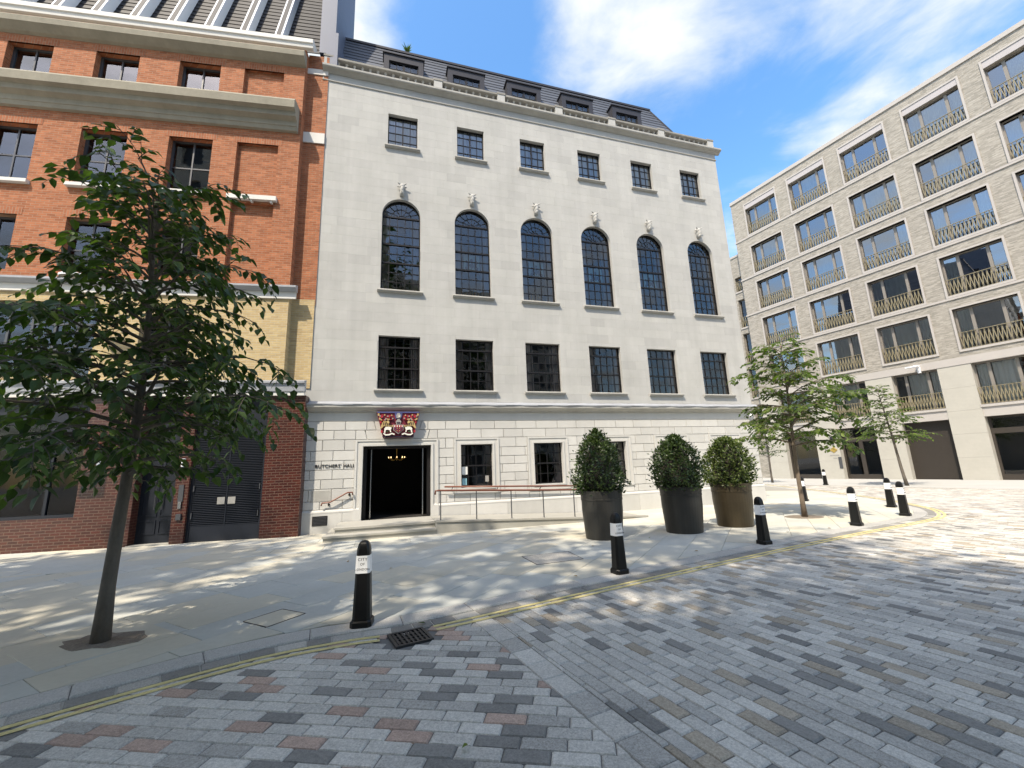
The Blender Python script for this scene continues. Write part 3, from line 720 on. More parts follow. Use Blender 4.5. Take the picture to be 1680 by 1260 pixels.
for i, (a, b, c, d) in enumerate(A_W):
    cx = (a + b) / 2; r = (b - a) / 2; sp = d - r; y0, y1 = .14, .19; f = MB(); fwd = .035
    for q in ((a, a + fwd, c, sp), (b - fwd, b, c, sp), (a + fwd, b - fwd, c, c + fwd)): f.box(q[0], q[1], y0, y1, q[2], q[3])
    zs = [c + (sp - c) * k / 8 for k in range(9)]; xs = [a + (b - a) * k / 5 for k in range(6)]
    for z in (sp, zs[5], zs[3]): f.box(a + fwd, b - fwd, y0 - .01, y1, z - .028, z + .028)
    n = 24
    for k in range(n):
        t0, t1 = math.pi * k / n, math.pi * (k + 1) / n
        f.prism_y([(cx + (r - fwd) * math.cos(t0), sp + (r - fwd) * math.sin(t0)), (cx + r * math.cos(t0), sp + r * math.sin(t0)), (cx + r * math.cos(t1), sp + r * math.sin(t1)), (cx + (r - fwd) * math.cos(t1), sp + (r - fwd) * math.sin(t1))], y0, y1)
    w = f.build('window', 'black_steel', WB)
    bb = MB(); bars(bb, xs, zs, y0 + .008, y1 - .008, .024)
    ri = r * .52
    for k in range(n):
        t0, t1 = math.pi * k / n, math.pi * (k + 1) / n
        for ra in (ri, r * .16):
            bb.prism_y([(cx + (ra - .01) * math.cos(t0), sp + (ra - .01) * math.sin(t0)), (cx + (ra + .01) * math.cos(t0), sp + (ra + .01) * math.sin(t0)), (cx + (ra + .01) * math.cos(t1), sp + (ra + .01) * math.sin(t1)), (cx + (ra - .01) * math.cos(t1), sp + (ra - .01) * math.sin(t1))], y0 + .012, y1 - .008)
    def spoke(t, ra, rb):
        dx, dz = math.cos(t), math.sin(t); w2 = .008
        bb.prism_y([(cx + dx * ra + dz * w2, sp + dz * ra - dx * w2), (cx + dx * rb + dz * w2, sp + dz * rb - dx * w2), (cx + dx * rb - dz * w2, sp + dz * rb + dx * w2), (cx + dx * ra - dz * w2, sp + dz * ra + dx * w2)], y0 + .013, y1 - .009)
    for k in range(1, 8): spoke(math.pi * k / 8, ri, r)
    for k in range(1, 6): spoke(math.pi * k / 6, r * .16, ri)
    bb.build('glazing_bars', 'black_steel', w)
    for ci in range(5):
        for j in range(8): add_pane(w, rect(xs[ci] + .006, xs[ci + 1] - .006, zs[j] + .006, zs[j + 1] - .006), y0 + .03, 'glass')
    for k in range(8):
        t0, t1 = math.pi * k / 8 + .01, math.pi * (k + 1) / 8 - .01; tm = (t0 + t1) / 2
        P = lambda ra, t: (cx + ra * math.cos(t), sp + ra * math.sin(t))
        add_pane(w, [P(ri, t0), P(r - .01, t0), P(r - .01, tm), P(r - .01, t1), P(ri, t1), P(ri, tm)], y0 + .03, 'glass')
    add_pane(w, [(cx + ri * math.cos(math.pi * k / 12), sp + ri * math.sin(math.pi * k / 12)) for k in range(13)], y0 + .03, 'glass')
    curtains(w, a, b, c, sp + .1, .27, .2, 'curtain', 90 + i)
    MB().profile_x([(.06, c - .005), (-.10, c - .012), (-.11, c - .03), (-.11, c - .06), (-.085, c - .065), (-.07, c - .10), (.012, c - .105)], a - .10, b + .10).build('sill', 'portland_dark', w)
    if 0 < i < 5:       # etched armorial panel hung inside
        m = MB(); zz = zs[3] + .02; m.box(cx - .30, cx + .30, .26, .265, zz, zs[5] - .03, mi=0)
        q = random.Random(i)
        for s_ in (-1, 1):
            m.ball((cx + s_ * .13, .258, zz + .24), (.07, .006, .13), 8, 6, mi=1); m.ball((cx + s_ * .19, .258, zz + .38), (.05, .006, .06), 8, 6, mi=1); m.ball((cx + s_ * .2, .258, zz + .13), (.05, .006, .07), 8, 6, mi=1)
        m.ball((cx, .257, zz + .24), (.07, .006, .12), 8, 6, mi=1); m.ball((cx, .257, zz + .46), (.05, .006, .07), 8, 6, mi=1)
        m.build('armorial_panel', ['sticker_blue', 'crest_dark'], w)
PANES.sort(key=lambda p: p[0]); pane_rest = {}
def pane_poly(pts, y, k):
    q = random.Random(k); sx, sz = q.uniform(-.004, .004), q.uniform(-.005, .005); cx = sum(p[0] for p in pts) / len(pts); cz = sum(p[1] for p in pts) / len(pts)
    return [(x, y + (x - cx) * sx + (z - cz) * sz, z) for x, z in pts]
for k, (sc, par, pts, y, m) in enumerate(PANES):
    if k < 300: mb = MB(); mb.poly(pane_poly(pts, y, k)); mb.build('pane', m, par)
    else: pane_rest.setdefault(m, MB()).poly(pane_poly(pts, y, k))
pr2 = MB(); ms_ = list(pane_rest)
for k, m in enumerate(ms_):
    b = pane_rest[m]; o = len(pr2.v); pr2.v += b.v; pr2.f += [tuple(i + o for i in f) for f in b.f]; pr2.t += b.t; pr2.m += [k] * len(b.f)
pr2.build('panes', ms_, WB, kind='stuff')
# bull heads over the arches
bh = MB(); q = [(.0, -.20, .0), (.0, -.17, -.17), (.0, -.16, -.33)]
bh.ball((0, -.09, .28), (.115, .13, .12), 10, 8); bh.ball((0, -.12, .13), (.085, .12, .17), 10, 8); bh.ball((0, -.14, -.03), (.075, .10, .10), 10, 8)
for s_ in (-1, 1):
    bh.tube([(s_ * .07, -.10, .37), (s_ * .15, -.14, .40), (s_ * .19, -.16, .46)], [.035, .026, .01], 6); bh.ball((s_ * .15, -.07, .29), (.06, .03, .03), 6, 5); bh.ball((s_ * .065, -.2, .22), (.02, .02, .025), 6, 4); bh.ball((s_ * .035, -.235, -.02), (.018, .015, .018), 6, 4)
bh.box(-.09, .09, -.05, .0, -.10, .40)
bhm = bh.mesh('bull_head', 'portland', True)
for i in range(6): obj('bull_head', bhm, WB, loc=(i * SP, 0, 11.45)).scale = (.85, .9, .88)
# dormers
for i in range(5):
    cx = i * 2.575 + .01; hw = .78; d = MB(); zt = 18.3; zb = 16.9; yf = .78
    d.box(cx - hw, cx - hw + .20, yf, 1.6, zb, zt); d.box(cx + hw - .20, cx + hw, yf, 1.6, zb, zt); d.box(cx - hw + .2, cx + hw - .2, yf, 1.6, zt - .30, zt); d.box(cx - hw - .05, cx + hw + .05, yf - .05, 1.65, zt, zt + .05)
    d.box(cx - hw + .2, cx + hw - .2, yf + .02, 1.6, zb, zb + .12)
    D_ = d.build('dormer', 'dormer_metal', ROOF)
    f = MB(); x0, x1, za, zb2 = cx - hw + .2, cx + hw - .2, zb + .12, zt - .30
    for q in ((x0, x0 + .05), (cx - .05, cx + .05), (x1 - .05, x1)): f.box(q[0], q[1], yf + .06, yf + .12, za, zb2)
    for z in (za, zb2 - .05): f.box(x0 + .05, x1 - .05, yf + .062, yf + .118, z, z + .05)
    for xx in (cx - .28, cx + .28): f.box(xx - .012, xx + .012, yf + .07, yf + .11, za, zb2)
    for z in (za + .34, za + .66): f.box(x0 + .05, x1 - .05, yf + .072, yf + .108, z - .012, z + .012)
    f.build('dormer_frame', 'black_steel', ROOF)
    pp = MB(); pp.poly([(x0, yf + .09, za), (x1, yf + .09, za), (x1, yf + .09, zb2), (x0, yf + .09, zb2)]); pp.build('dormer_pane', 'glass', ROOF)
    cc = MB(); n = 12; P = [(x0 + (x1 - x0) * k / n, yf + .25 + .03 * math.sin(k * 2)) for k in range(n + 1)]
    for k in range(n): cc.poly([(*P[k], za), (*P[k + 1], za), (*P[k + 1], zb2), (*P[k], zb2)])
    cc.build('net_curtain', 'net_curtain', ROOF, smooth=True)
# door surround, steel door frame, glass leaves
DR = MB()
for (o0, o1, yy) in ((.235, .17, -.04), (.17, .07, -.018), (.07, 0, -.055)):
    for q in ((-1.04 - o0, -1.04 - o1, .62, 2.5 + o0 * .85), (1.04 + o1, 1.04 + o0, .62, 2.5 + o0 * .85), (-1.04 - o1, 1.04 + o1, 2.5 + o1 * .85, 2.5 + o0 * .85)): DR.box(q[0], q[1], yy, .034, q[2], q[3])
DS = DR.build('door_surround', 'portland_rust', WB)
[MB().box(q, q + .24, -.075, .034, -.02, .618).build('surround_base', 'portland_rust', WB) for q in (-1.28, 1.04)]
m = MB(); m.box(-1.04, -.93, .16, .42, .28, 2.5); m.box(.93, 1.04, .16, .42, .28, 2.5); m.box(-.93, .93, .16, .42, 2.42, 2.5); DF = m.build('door_frame', 'black_steel', WB)
for s_ in (-1, 1):
    m = MB(); x = s_ * .80; m.box(x - .014, x + .014, .28, .31, .30, 2.40); m.build('door_edge', 'chrome', DF)
    p = MB(); p.poly([(x, .31, .30), (x, 1.15, .30), (x, 1.15, 2.4), (x, .31, 2.4)]); p.build('door_pane', 'glass_dark', DF)
# inside: dark shell
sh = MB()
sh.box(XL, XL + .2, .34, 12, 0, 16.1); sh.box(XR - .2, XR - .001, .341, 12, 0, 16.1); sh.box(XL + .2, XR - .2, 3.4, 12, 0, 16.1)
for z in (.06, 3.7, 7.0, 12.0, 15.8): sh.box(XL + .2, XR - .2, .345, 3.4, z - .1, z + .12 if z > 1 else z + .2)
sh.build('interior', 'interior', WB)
sw = MB(); sw.poly([(XR, .0, 0), (XR, 12, 0), (XR, 12, 16.0), (XR, .0, 16.0)]); sw.poly([(XL, 12, 0), (XL, 0, 0), (XL, 0, 16), (XL, 12, 16)]); sw.build('side_wall', 'portland', WB)
# coat of arms above the door
CR = MB().prism_y([(-.46, 2.75), (.46, 2.75), (.665, 3.56), (-.665, 3.56)], -.20, .03).build('crest', 'crest_purple', WB)
def crest(pts, dy, m, y=-.20, mirror=True, name='crest_relief'):
    b = MB(); b.prism_y(pts, y - dy, y)
    if mirror: b.prism_y([(-x, z) for x, z in reversed(pts)], y - dy, y)
    b.build(name, m, CR)
def blob(c, r, n=9): return [(c[0] + r[0] * math.cos(2 * math.pi * k / n), c[1] + r[1] * math.sin(2 * math.pi * k / n)) for k in range(n)]
crest([(-.64, 3.515), (.64, 3.515), (.655, 3.555), (-.655, 3.555)], .03, 'crest_blue', mirror=False)
crest([(-.09, 3.33), (.09, 3.33), (.12, 3.515), (-.12, 3.515)], .025, 'crest_blue', mirror=False)
q = random.Random(44)
for (cx_, cz_, rr1) in ((.47, 3.37, .115), (.25, 3.37, .095), (.36, 3.27, .06)):       # red mantling in curls edged with gold
    crest(blob((cx_, cz_), (rr1, rr1 * .85)), .045, 'crest_red'); crest(blob((cx_ + .02, cz_ + .01), (rr1 * .62, rr1 * .5)), .06, 'crest_dark'); crest(blob((cx_ + .035, cz_ + .02), (rr1 * .4, rr1 * .32)), .075, 'crest_red')
    for k in range(4): a = k * 1.57 + .5; crest(blob((cx_ + rr1 * .9 * math.cos(a), cz_ + rr1 * .75 * math.sin(a)), (.022, .026), 6), .08, 'crest_gold' if k % 2 else 'grey_plate')
for (cx_, cz_) in ((.60, 3.46), (.56, 3.33), (.53, 3.22)): crest(blob((cx_, cz_), (.028, .045), 7), .06, 'crest_gold' if cz_ > 3.3 else 'crest_red')
crest([(-.055, 3.35), (.06, 3.34), (.075, 3.42), (.03, 3.505), (-.03, 3.505), (-.07, 3.43)], .07, 'grey_plate', mirror=False); crest(blob((.02, 3.40), (.025, .03), 6), .085, 'crest_white', mirror=False)
crest([(.12, 3.13), (.24, 3.12), (.36, 3.17), (.44, 3.27), (.49, 3.20), (.55, 3.02), (.50, 3.03), (.44, 3.10), (.33, 3.085), (.20, 3.07), (.12, 3.09)], .07, 'crest_gold')      # winged supporters
for k in range(5): crest([(.22 + .055 * k, 3.09 + .012 * k), (.24 + .055 * k, 3.09 + .012 * k), (.235 + .055 * k, 3.15 + .02 * k), (.225 + .055 * k, 3.14 + .02 * k)], .085, 'crest_dark')
crest([(.29, 3.17), (.35, 3.185), (.36, 3.25), (.31, 3.26), (.27, 3.22)], .085, 'crest_gold')
crest([(.20, 3.05), (.28, 3.075), (.39, 3.065), (.43, 3.0), (.40, 2.955), (.34, 2.985), (.26, 2.97), (.22, 2.99)], .08, 'crest_white')
crest([(.38, 2.97), (.42, 2.97), (.43, 2.90), (.40, 2.88), (.385, 2.92)], .08, 'crest_white'); crest([(.23, 2.98), (.26, 2.975), (.25, 2.91), (.215, 2.90), (.22, 2.94)], .08, 'crest_white')
crest([(.10, 2.845), (.19, 2.885), (.28, 2.845), (.37, 2.84), (.44, 2.885), (.455, 2.855), (.38, 2.80), (.27, 2.805), (.19, 2.845), (.12, 2.81)], .09, 'crest_white')     # motto ribbon
crest(blob((.50, 2.93), (.03, .05), 7), .05, 'crest_red'); crest(blob((.33, 2.925), (.035, .022), 7), .04, 'crest_green'); crest(blob((.30, 2.775), (.12, .014)), .03, 'crest_red')
crest([(-.155, 2.97), (0, 2.845), (.155, 2.97), (.165, 3.135), (-.165, 3.135)], .09, 'grey_plate', mirror=False); crest([(-.135, 2.975), (0, 2.875), (.135, 2.975), (.14, 3.055), (-.14, 3.055)], .10, 'crest_purple', mirror=False)
crest([(-.14, 3.06), (.14, 3.06), (.145, 3.12), (-.145, 3.12)], .097, 'crest_red', mirror=False)
for xx in (-.11, -.035, .04, .115): crest([(xx - .016, 3.06), (xx + .014, 3.06), (xx + .01, 3.115), (xx - .012, 3.115)], .105, 'crest_white', mirror=False)
for k in range(4): crest(blob((.075, 2.985) if k == 0 else (.04, 2.94) if k == 1 else (.10, 3.03) if k == 2 else (.035, 3.02), (.014, .014), 6), .11, 'crest_gold' if k % 2 else 'crest_blue')
crest([(-.06, 3.14), (.06, 3.14), (.085, 3.23), (.03, 3.31), (-.03, 3.31), (-.085, 3.23)], .095, 'grey_plate', mirror=False); crest([(-.045, 3.17), (.045, 3.17), (.055, 3.215), (-.055, 3.215)], .105, 'crest_dark', mirror=False)
crest([(-.47, 2.752), (.47, 2.752), (.475, 2.785), (-.475, 2.785)], .05, 'crest_dark', mirror=False)
text_mb("BUTCHERS' HALL", .138, .008, 'black_steel', 'lettering', WB, (-2.39, -.012, 1.882), (math.pi / 2, 0, 0), 1.07)
# vent grille, plaque, wall rail, camera dome
m = MB(); m.box(-2.38, -1.97, -.062, -.04, .22, .49); V = m.build('vent', 'black_steel', WB)
m = MB()
for k in range(6): m.box(-2.36, -1.99, -.072, -.06, .24 + k * .04, .258 + k * .04)
m.build('vent_slats', 'steel_grey', V)
MB().face_block(rect(-2.45, -1.9, .90, 1.22), -.008, .02, .003).build('plaque', 'portland_dark', WB)
MB().ball((14.1, -.12, 3.43), (.07, .07, .07), 10, 8).build('security_camera', 'white_metal', WB, smooth=True)
def gold_lamp(loc, k, label):
    t = empty('chandelier', loc, 0, label, 'chandelier', 'gilt chandeliers inside the arched windows')
    m = MB(); m.tube([(0, 0, 0), (0, 0, .45)], .02, 6); m.ball((0, 0, .12), .06, 8, 6)
    for a in range(6): 
        c, s_ = math.cos(a * math.pi / 3), math.sin(a * math.pi / 3); m.tube([(0, 0, .1), (c * .14, s_ * .14, .05), (c * .24, s_ * .24, .14), (c * .24, s_ * .24, .24)], .014, 5); m.ball((c * .24, s_ * .24, .27), .03, 6, 5)
    m.build('arms', 'gold', t, smooth=True); return t
def wloc(u, y, z): return (PF0[0] + DD[0] * u + NN[0] * y, PF0[1] + DD[1] * u + NN[1] * y, z)
for i, u in enumerate((SP - .42, SP + .1, 2 * SP - .3, 2 * SP - .02, 3 * SP + .1)):
    gold_lamp(wloc(u, .75, 7.86 + .1 * (i % 2)), i, 'gilt chandelier inside the %s arched window from the brick building%s' % (('second', 'second', 'third', 'third', 'fourth')[i], (', by its jamb', ', near its middle', ', by its jamb', ', near its middle', '')[i]))

LC = empty('lobby_chandelier', wloc(0, 1.5, 2.05), .29108, 'lit gilt chandelier hanging in the dark doorway', 'chandelier')
m = MB(); m.tube([(0, 0, .1), (0, 0, 1.4)], .012, 6); m.ball((0, 0, .1), (.05, .05, .07), 8, 6)
for a in range(8): c, s_ = math.cos(a * math.pi / 4), math.sin(a * math.pi / 4); m.tube([(0, 0, .08), (c * .15, s_ * .15, .02), (c * .27, s_ * .27, .1)], .01, 5)
m.build('arms', 'gold', LC, smooth=True)
mm, n_, l_, b_ = nt('bulb'); b_.inputs['Emission Color'].default_value = (1, .72, .38, 1); b_.inputs['Emission Strength'].default_value = .9
for a in range(8): MB().ball((math.cos(a * math.pi / 4) * .27, math.sin(a * math.pi / 4) * .27, .13), (.014, .014, .028), 6, 5).build('bulb', 'bulb', LC)
# steps, landing and ramp in front of the door
EN = empty('entrance_steps', wloc(0, 0, 0), .29108, 'grey stone entrance steps and landing with a ramp beside the doorway', 'steps')
MB().box(-1.83, 1.0, -1.9, -.09, -.05, .14, .4).build('step', 'step_stone', EN)
MB().box(-1.60, 1.0, -1.52, -.092, .143, .285, .6).build('step', 'step_stone', EN)
MB().box(-1.86, 1.0, -1.93, -1.5, .095, .146, .7).build('tread', 'step_stone', EN); MB().box(-1.63, 1.0, -1.55, -.094, .24, .292, .7).build('tread', 'step_stone', EN)
rp = MB(); x0, x1 = 1.003, 7.6
rp.faces([(x0, -1.9, -.05), (x1, -1.9, -.05), (x1, -.09, -.05), (x0, -.09, -.05), (x0, -1.9, .30), (x1, -1.9, .012), (x1, -.09, .012), (x0, -.09, .30)], [(4, 5, 6, 7), (0, 1, 5, 4), (1, 2, 6, 5), (2, 3, 7, 6), (3, 0, 4, 7)])
rp.build('ramp', 'step_stone', EN)
rk = MB(); rk.faces([(x0, -1.93, .30), (x1, -1.93, .0), (x1, -1.72, .0), (x0, -1.72, .30), (x0, -1.93, .345), (x1, -1.93, .05), (x1, -1.72, .05), (x0, -1.72, .345)], [(4, 5, 6, 7), (0, 1, 5, 4), (1, 2, 6, 5), (2, 3, 7, 6), (3, 0, 4, 7)]); rk.build('ramp_edge', 'step_stone', EN)
HR = empty('ramp_handrail', wloc(0, 0, 0), .29108, 'mahogany handrail on thin dark posts along the ramp', 'handrail')
def rz(u): return 1.12 - (u - 1.09) * .042
MB().tube([(.98, -1.8, rz(1.0) - .10), (.99, -1.8, rz(1.0)), (1.09, -1.8, rz(1.09) + .01), (4, -1.8, rz(4)), (6.6, -1.8, rz(6.6))], .026, 8).build('rail', 'mahogany', HR, smooth=True)
for u in (1.13, 2.14, 3.17, 4.16, 5.15, 6.15): MB().tube([(u, -1.8, .30 - (u - 1) * .043), (u, -1.8, rz(u))], .017, 6).build('post', 'steel_grey', HR)
MB().tube([(1.45, -.16, 1.16), (4, -.16, 1.06), (6.9, -.16, .94)], .026, 8).build('wall_rail', 'mahogany', HR, smooth=True)
for u in (1.7, 3.2, 4.7, 6.2): MB().tube([(u, -.16, 1.12 - (u - 1.6) * .041), (u, -.02, 1.06 - (u - 1.6) * .041)], .014, 6).build('bracket', 'steel_grey', HR)
LR = empty('wall_handrail', wloc(-1.7, 0, 0), .29108, 'short sloping mahogany handrail on brackets left of the doorway', 'handrail')
MB().tube([(-.45, -.10, .78), (-.43, -.10, .86), (-.22, -.10, .87), (.26, -.10, 1.13), (.40, -.10, 1.13), (.41, -.10, 1.05)], .022, 8).build('rail', 'mahogany', LR, smooth=True)
for u, z in ((-.25, .86), (.31, 1.12)): m = MB(); m.tube([(u, -.10, z), (u, -.08, z - .06), (u, -.01, z - .06)], .012, 6); m.ball((u, -.015, z - .06), (.035, .012, .035), 8, 6); m.build('bracket', 'black_steel', LR)

# ================================================================== RED BRICK BUILDING
AB = R(10.2)
BB = empty('brick_building', (-6.3158, 12.3218, 0), AB, 'red and yellow brick building with stone cornices beside the white hall', 'building')
BL = -17.0; BX = -.54
CX = [-3.80 - 2.41 * i for i in range(5)]
top_h = [(c - .62, c + .62, 13.9, 15.40) for c in CX]; mid_h = [(c - .63, c + .63, 10.55, 12.50) for c in CX]; low_h = [(c - .58, c + .58, 7.72, 9.45) for c in CX]
blind = [(-2.45, -1.2, 13.9, 15.40), (-2.45, -1.2, 10.55, 12.50), (-2.45, -1.2, 7.55, 10.3)]
w = MB(); wall_open(w, BL, BX, 7.45, 16.5, 0, .35, top_h + mid_h + low_h); 
w2 = MB()
for (a, b, c, d) in sub_rects((BL, BX, 7.45, 16.5), top_h + mid_h + low_h + blind): w2.poly([(a, 0, c), (b, 0, c), (b, 0, d), (a, 0, d)])
for hs in (top_h + mid_h + low_h):
    wall_open(w2, *hs[:2], *hs[2:], 0, .35, [hs])
for hs in blind:
    wall_open(w2, *hs[:2], *hs[2:], 0, .12, [hs]); a, b, c, d = hs; w2.poly([(a, .12, c), (b, .12, c), (b, .12, d), (a, .12, d)])
w2.poly([(BX, 0, 7.45), (BX, .295, 7.45), (BX, .295, 16.5), (BX, 0, 16.5)])
w2.poly([(BX, .295, 7.0), (.16, .295, 7.0), (.16, .295, 16.6), (BX, .295, 16.6)])
w2.build('wall', 'red_brick', BB)
for hs in top_h + mid_h + low_h + blind[:2]:
    a, b, c, d = hs; MB().box(a - .12, b + .12, -.006, .05, d, d + .24).build('soldier_arch', 'red_brick_soldier', BB)
# windows
def brick_window(hs, rows, gm, sill=True):
    a, b, c, d = hs; f = MB(); y0, y1 = .20, .27; t = .06
    for q in ((a, a + t, c, d), (b - t, b, c, d), (a + t, b - t, c, c + t), (a + t, b - t, d - t, d)): f.box(q[0], q[1], y0, y1, q[2], q[3])
    cx = (a + b) / 2; f.box(cx - .022, cx + .022, y0 + .01, y1 - .01, c + t, d - t)
    zs = [c + (d - c) * r for r in rows]
    for z in zs[1:-1]: f.box(a + t, b - t, y0 + .012, y1 - .012, z - .022, z + .022)
    o = f.build('window', 'steel_grey', BB)
    for (p, q) in ((a + t, cx - .022), (cx + .022, b - t)):
        for j in range(len(zs) - 1):
            k = random.uniform(-.01, .01); kk = random.uniform(-.006, .006); g = MB(); g.poly([(p, .235 + k * .5, zs[j]), (q, .235 - k * .5, zs[j]), (q, .235 - k * .5 + kk, zs[j + 1]), (p, .235 + k * .5 + kk, zs[j + 1])]); g.build('pane', gm, o)
    if sill: MB().box(a - .10, b + .10, -.13, .10, c - .11, c - .003).build('sill', 'white_stone', o)
    return o
for h in top_h: brick_window(h, (0, .36, 1), 'glass_top', False)
for h in mid_h: brick_window(h, (0, .5, 1), 'glass', True)
for h in low_h: brick_window(h, (0, .45, 1), 'glass_dark', False)
m = MB(); m.box(-2.55, -1.10, -.13, .05, 10.38, 10.53); [m.box(x - .03, x + .03, -.09, .0, 10.31, 10.38) for x in (-2.4, -1.83, -1.25)]; m.build('blind_sill', 'white_stone', BB)
# cornices
MB().profile_x([(.0, 13.02), (-.10, 13.04), (-.14, 13.16), (-.16, 13.17), (-.18, 13.32), (-.34, 13.40), (-.36, 13.55), (-.50, 13.60), (-.52, 13.86), (-.46, 13.95), (.20, 14.0)], BL, -.62).build('cornice', 'stone_cornice', BB)
MB().profile_x([(.0, 15.70), (-.10, 15.74), (-.30, 15.90), (-.32, 16.08), (-.28, 16.14), (.0, 16.16)], BL, -.50).build('upper_cornice', 'stone_cornice', BB)
MB().profile_x([(.02, 16.46), (-.10, 16.48), (-.12, 16.62), (-.16, 16.64), (-.16, 16.80), (-.08, 16.86), (.4, 16.88)], BL, -.30).build('coping', 'white_stone', BB)
MB().box(BX - .02, .15, .25, .32, 12.95, 13.35).build('return_band', 'white_stone', BB); MB().box(BX, .15, .26, .32, 15.78, 16.0).build('return_band', 'white_stone', BB)
# mansard with white fins and metal end
rf = MB(); rf.poly([(BL, .45, 16.86), (-.24, .45, 16.86), (-.24, 2.6, 24), (BL, 2.6, 24)]); 
for k in range(28):
    t = k / 28; rf.box(BL, -.24, .43 + 2.15 * t, .46 + 2.15 * t, 16.87 + 7.1 * t, 16.88 + 7.1 * t)
BRF = rf.build('roof', 'dark_slate', BB)
fx = -1.56
while fx > BL:
    f = MB(); 
    for (xa, xb, pr, mi) in ((fx - .16, fx + .10, .32, 0),):
        vs = [(xa, .45 - pr, 16.9), (xb, .45 - pr, 16.9), (xb, .45, 16.9), (xa, .45, 16.9), (xa, 2.6 - pr, 24), (xb, 2.6 - pr, 24), (xb, 2.6, 24), (xa, 2.6, 24)]
        f.faces(vs, [(0, 1, 5, 4)], .5, 1); f.faces(vs, [(1, 2, 6, 5), (3, 0, 4, 7)], .5, 1); f.faces([(xa + .05, .445 - pr, 16.9), (xb - .06, .445 - pr, 16.9), (xb - .06, 2.595 - pr, 24), (xa + .05, 2.595 - pr, 24)], [(0, 1, 2, 3)], .5, 0)
    f.build('fin', ['dark_slate', 'white_metal'], BRF); fx -= 1.14
m = MB(); m.box(-.24, .30, .40, 3.2, 16.9, 24.5); m.box(.02, .42, .30, 3.2, 16.2, 17.75); m.build('end_panel', 'blue_metal', BB)
# lead band, white fascia and yellow brick storey
MB().profile_x([(.0, 7.28), (-.12, 7.30), (-.20, 7.40), (-.20, 7.46), (.0, 7.53)], BL, -.30).build('band', 'lead', BB); MB().box(BL, -.33, -.05, .01, 7.08, 7.29).build('band_fascia', 'white_stone', BB)
yh = [(-8.4, -5.6, 4.62, 6.80), (-4.5, -3.2, 4.75, 6.35), (-12.4, -9.3, 4.62, 6.8)]
w = MB(); wall_open(w, BL, BX, 4.4, 7.46, .01, .35, yh); w.poly([(BX, .01, 4.4), (BX, .285, 4.4), (BX, .285, 7.4), (BX, .01, 7.4)]); w.poly([(BX, .285, 4.3), (.14, .285, 4.3), (.14, .285, 7.2), (BX, .285, 7.2)]); w.build('yellow_wall', 'yellow_brick', BB)
for (a, b, c, d) in yh:
    f = MB(); n = 5 if b - a > 2 else 2
    for k in range(n + 1): x = a + (b - a) * k / n; f.box(max(a, x - .03), min(b, x + .03), .18, .25, c, d)
    for z in (c, c + (d - c) * .36, c + (d - c) * .7, d - .06): f.box(a, b, .185, .245, z, z + .06)
    o = f.build('window', 'steel_grey', BB)
    for k in range(n): p = MB(); x0_, x1_ = a + (b - a) * k / n, a + (b - a) * (k + 1) / n; p.poly([(x0_, .22, c), (x1_, .22, c), (x1_, .22 + random.uniform(-.01, .01), d), (x0_, .22, d)]); p.build('pane', 'glass_dark', o)
# ground floor
MB().profile_x([(.0, 4.12), (-.13, 4.14), (-.15, 4.36), (-.20, 4.38), (-.20, 4.44), (.0, 4.50)], BL, .12).build('fascia', 'lead', BB)
MB().box(BL, .10, -.10, .02, 4.02, 4.16).build('fascia_board', 'white_stone', BB)
for a, b in ((-.88, .13), (-3.10, -2.76), (-5.40, -4.08), (-9.0, -8.2), (-13, -12.2)):
    MB().box(a, b, .0, .5, -.05, 4.03).build('pier', 'glazed_brick', BB)
MB().box(-8.2, -5.40, .05, .45, -.05, .82).build('stall_riser', 'glazed_brick', BB); MB().box(-12.2, -9.0, .05, .45, -.05, .82).build('stall_riser', 'glazed_brick', BB)
for a, b in ((-8.2, -5.4), (-12.2, -9.0)):
    f = MB(); f.box(a, b, .06, .30, .822, .90)
    for x in (a, (a + b) / 2 + .58, b - .07): f.box(x, x + .07, .12, .20, .90, 4.0)
    f.box(a, b, .13, .19, 2.62, 2.70); f.box(a, b, .10, .16, 3.3, 4.02); o = f.build('shop_window', 'navy_paint', BB)
    for xa, xb in ((a + .07, (a + b) / 2 + .58), ((a + b) / 2 + .65, b - .07)):
        for za, zb in ((.9, 2.62), (2.7, 3.3)): p = MB(); p.poly([(xa, .16, za), (xb, .16, za), (xb, .16, zb), (xa, .16, zb)]); p.build('pane', 'glass_shop', o)
# entrance doors (dark, recessed)
f = MB(); f.box(-4.08, -3.10, .28, .34, -.02, 4.03); o = f.build('entrance_door', 'navy_paint', BB)
for xa, xb in ((-4.02, -3.62), (-3.56, -3.14)):
    for za, zb in ((.25, .62), (.72, 2.3)): 
        p = MB(); p.box(xa, xa + .035, .262, .282, za, zb); p.box(xb - .035, xb, .262, .282, za, zb); p.box(xa + .035, xb - .035, .262, .282, za, za + .035); p.box(xa + .035, xb - .035, .262, .282, zb - .035, zb); p.build('door_panel', 'navy_paint', o)
    MB().tube([(xb - .06 if xa < -3.7 else xa + .06, .24, .9), (xb - .06 if xa < -3.7 else xa + .06, .24, 1.5)], .014, 6).build('door_handle', 'steel_grey', o)
MB().box(-4.1, -3.08, -.02, .5, -.04, .02).build('door_sill', 'step_stone', BB)
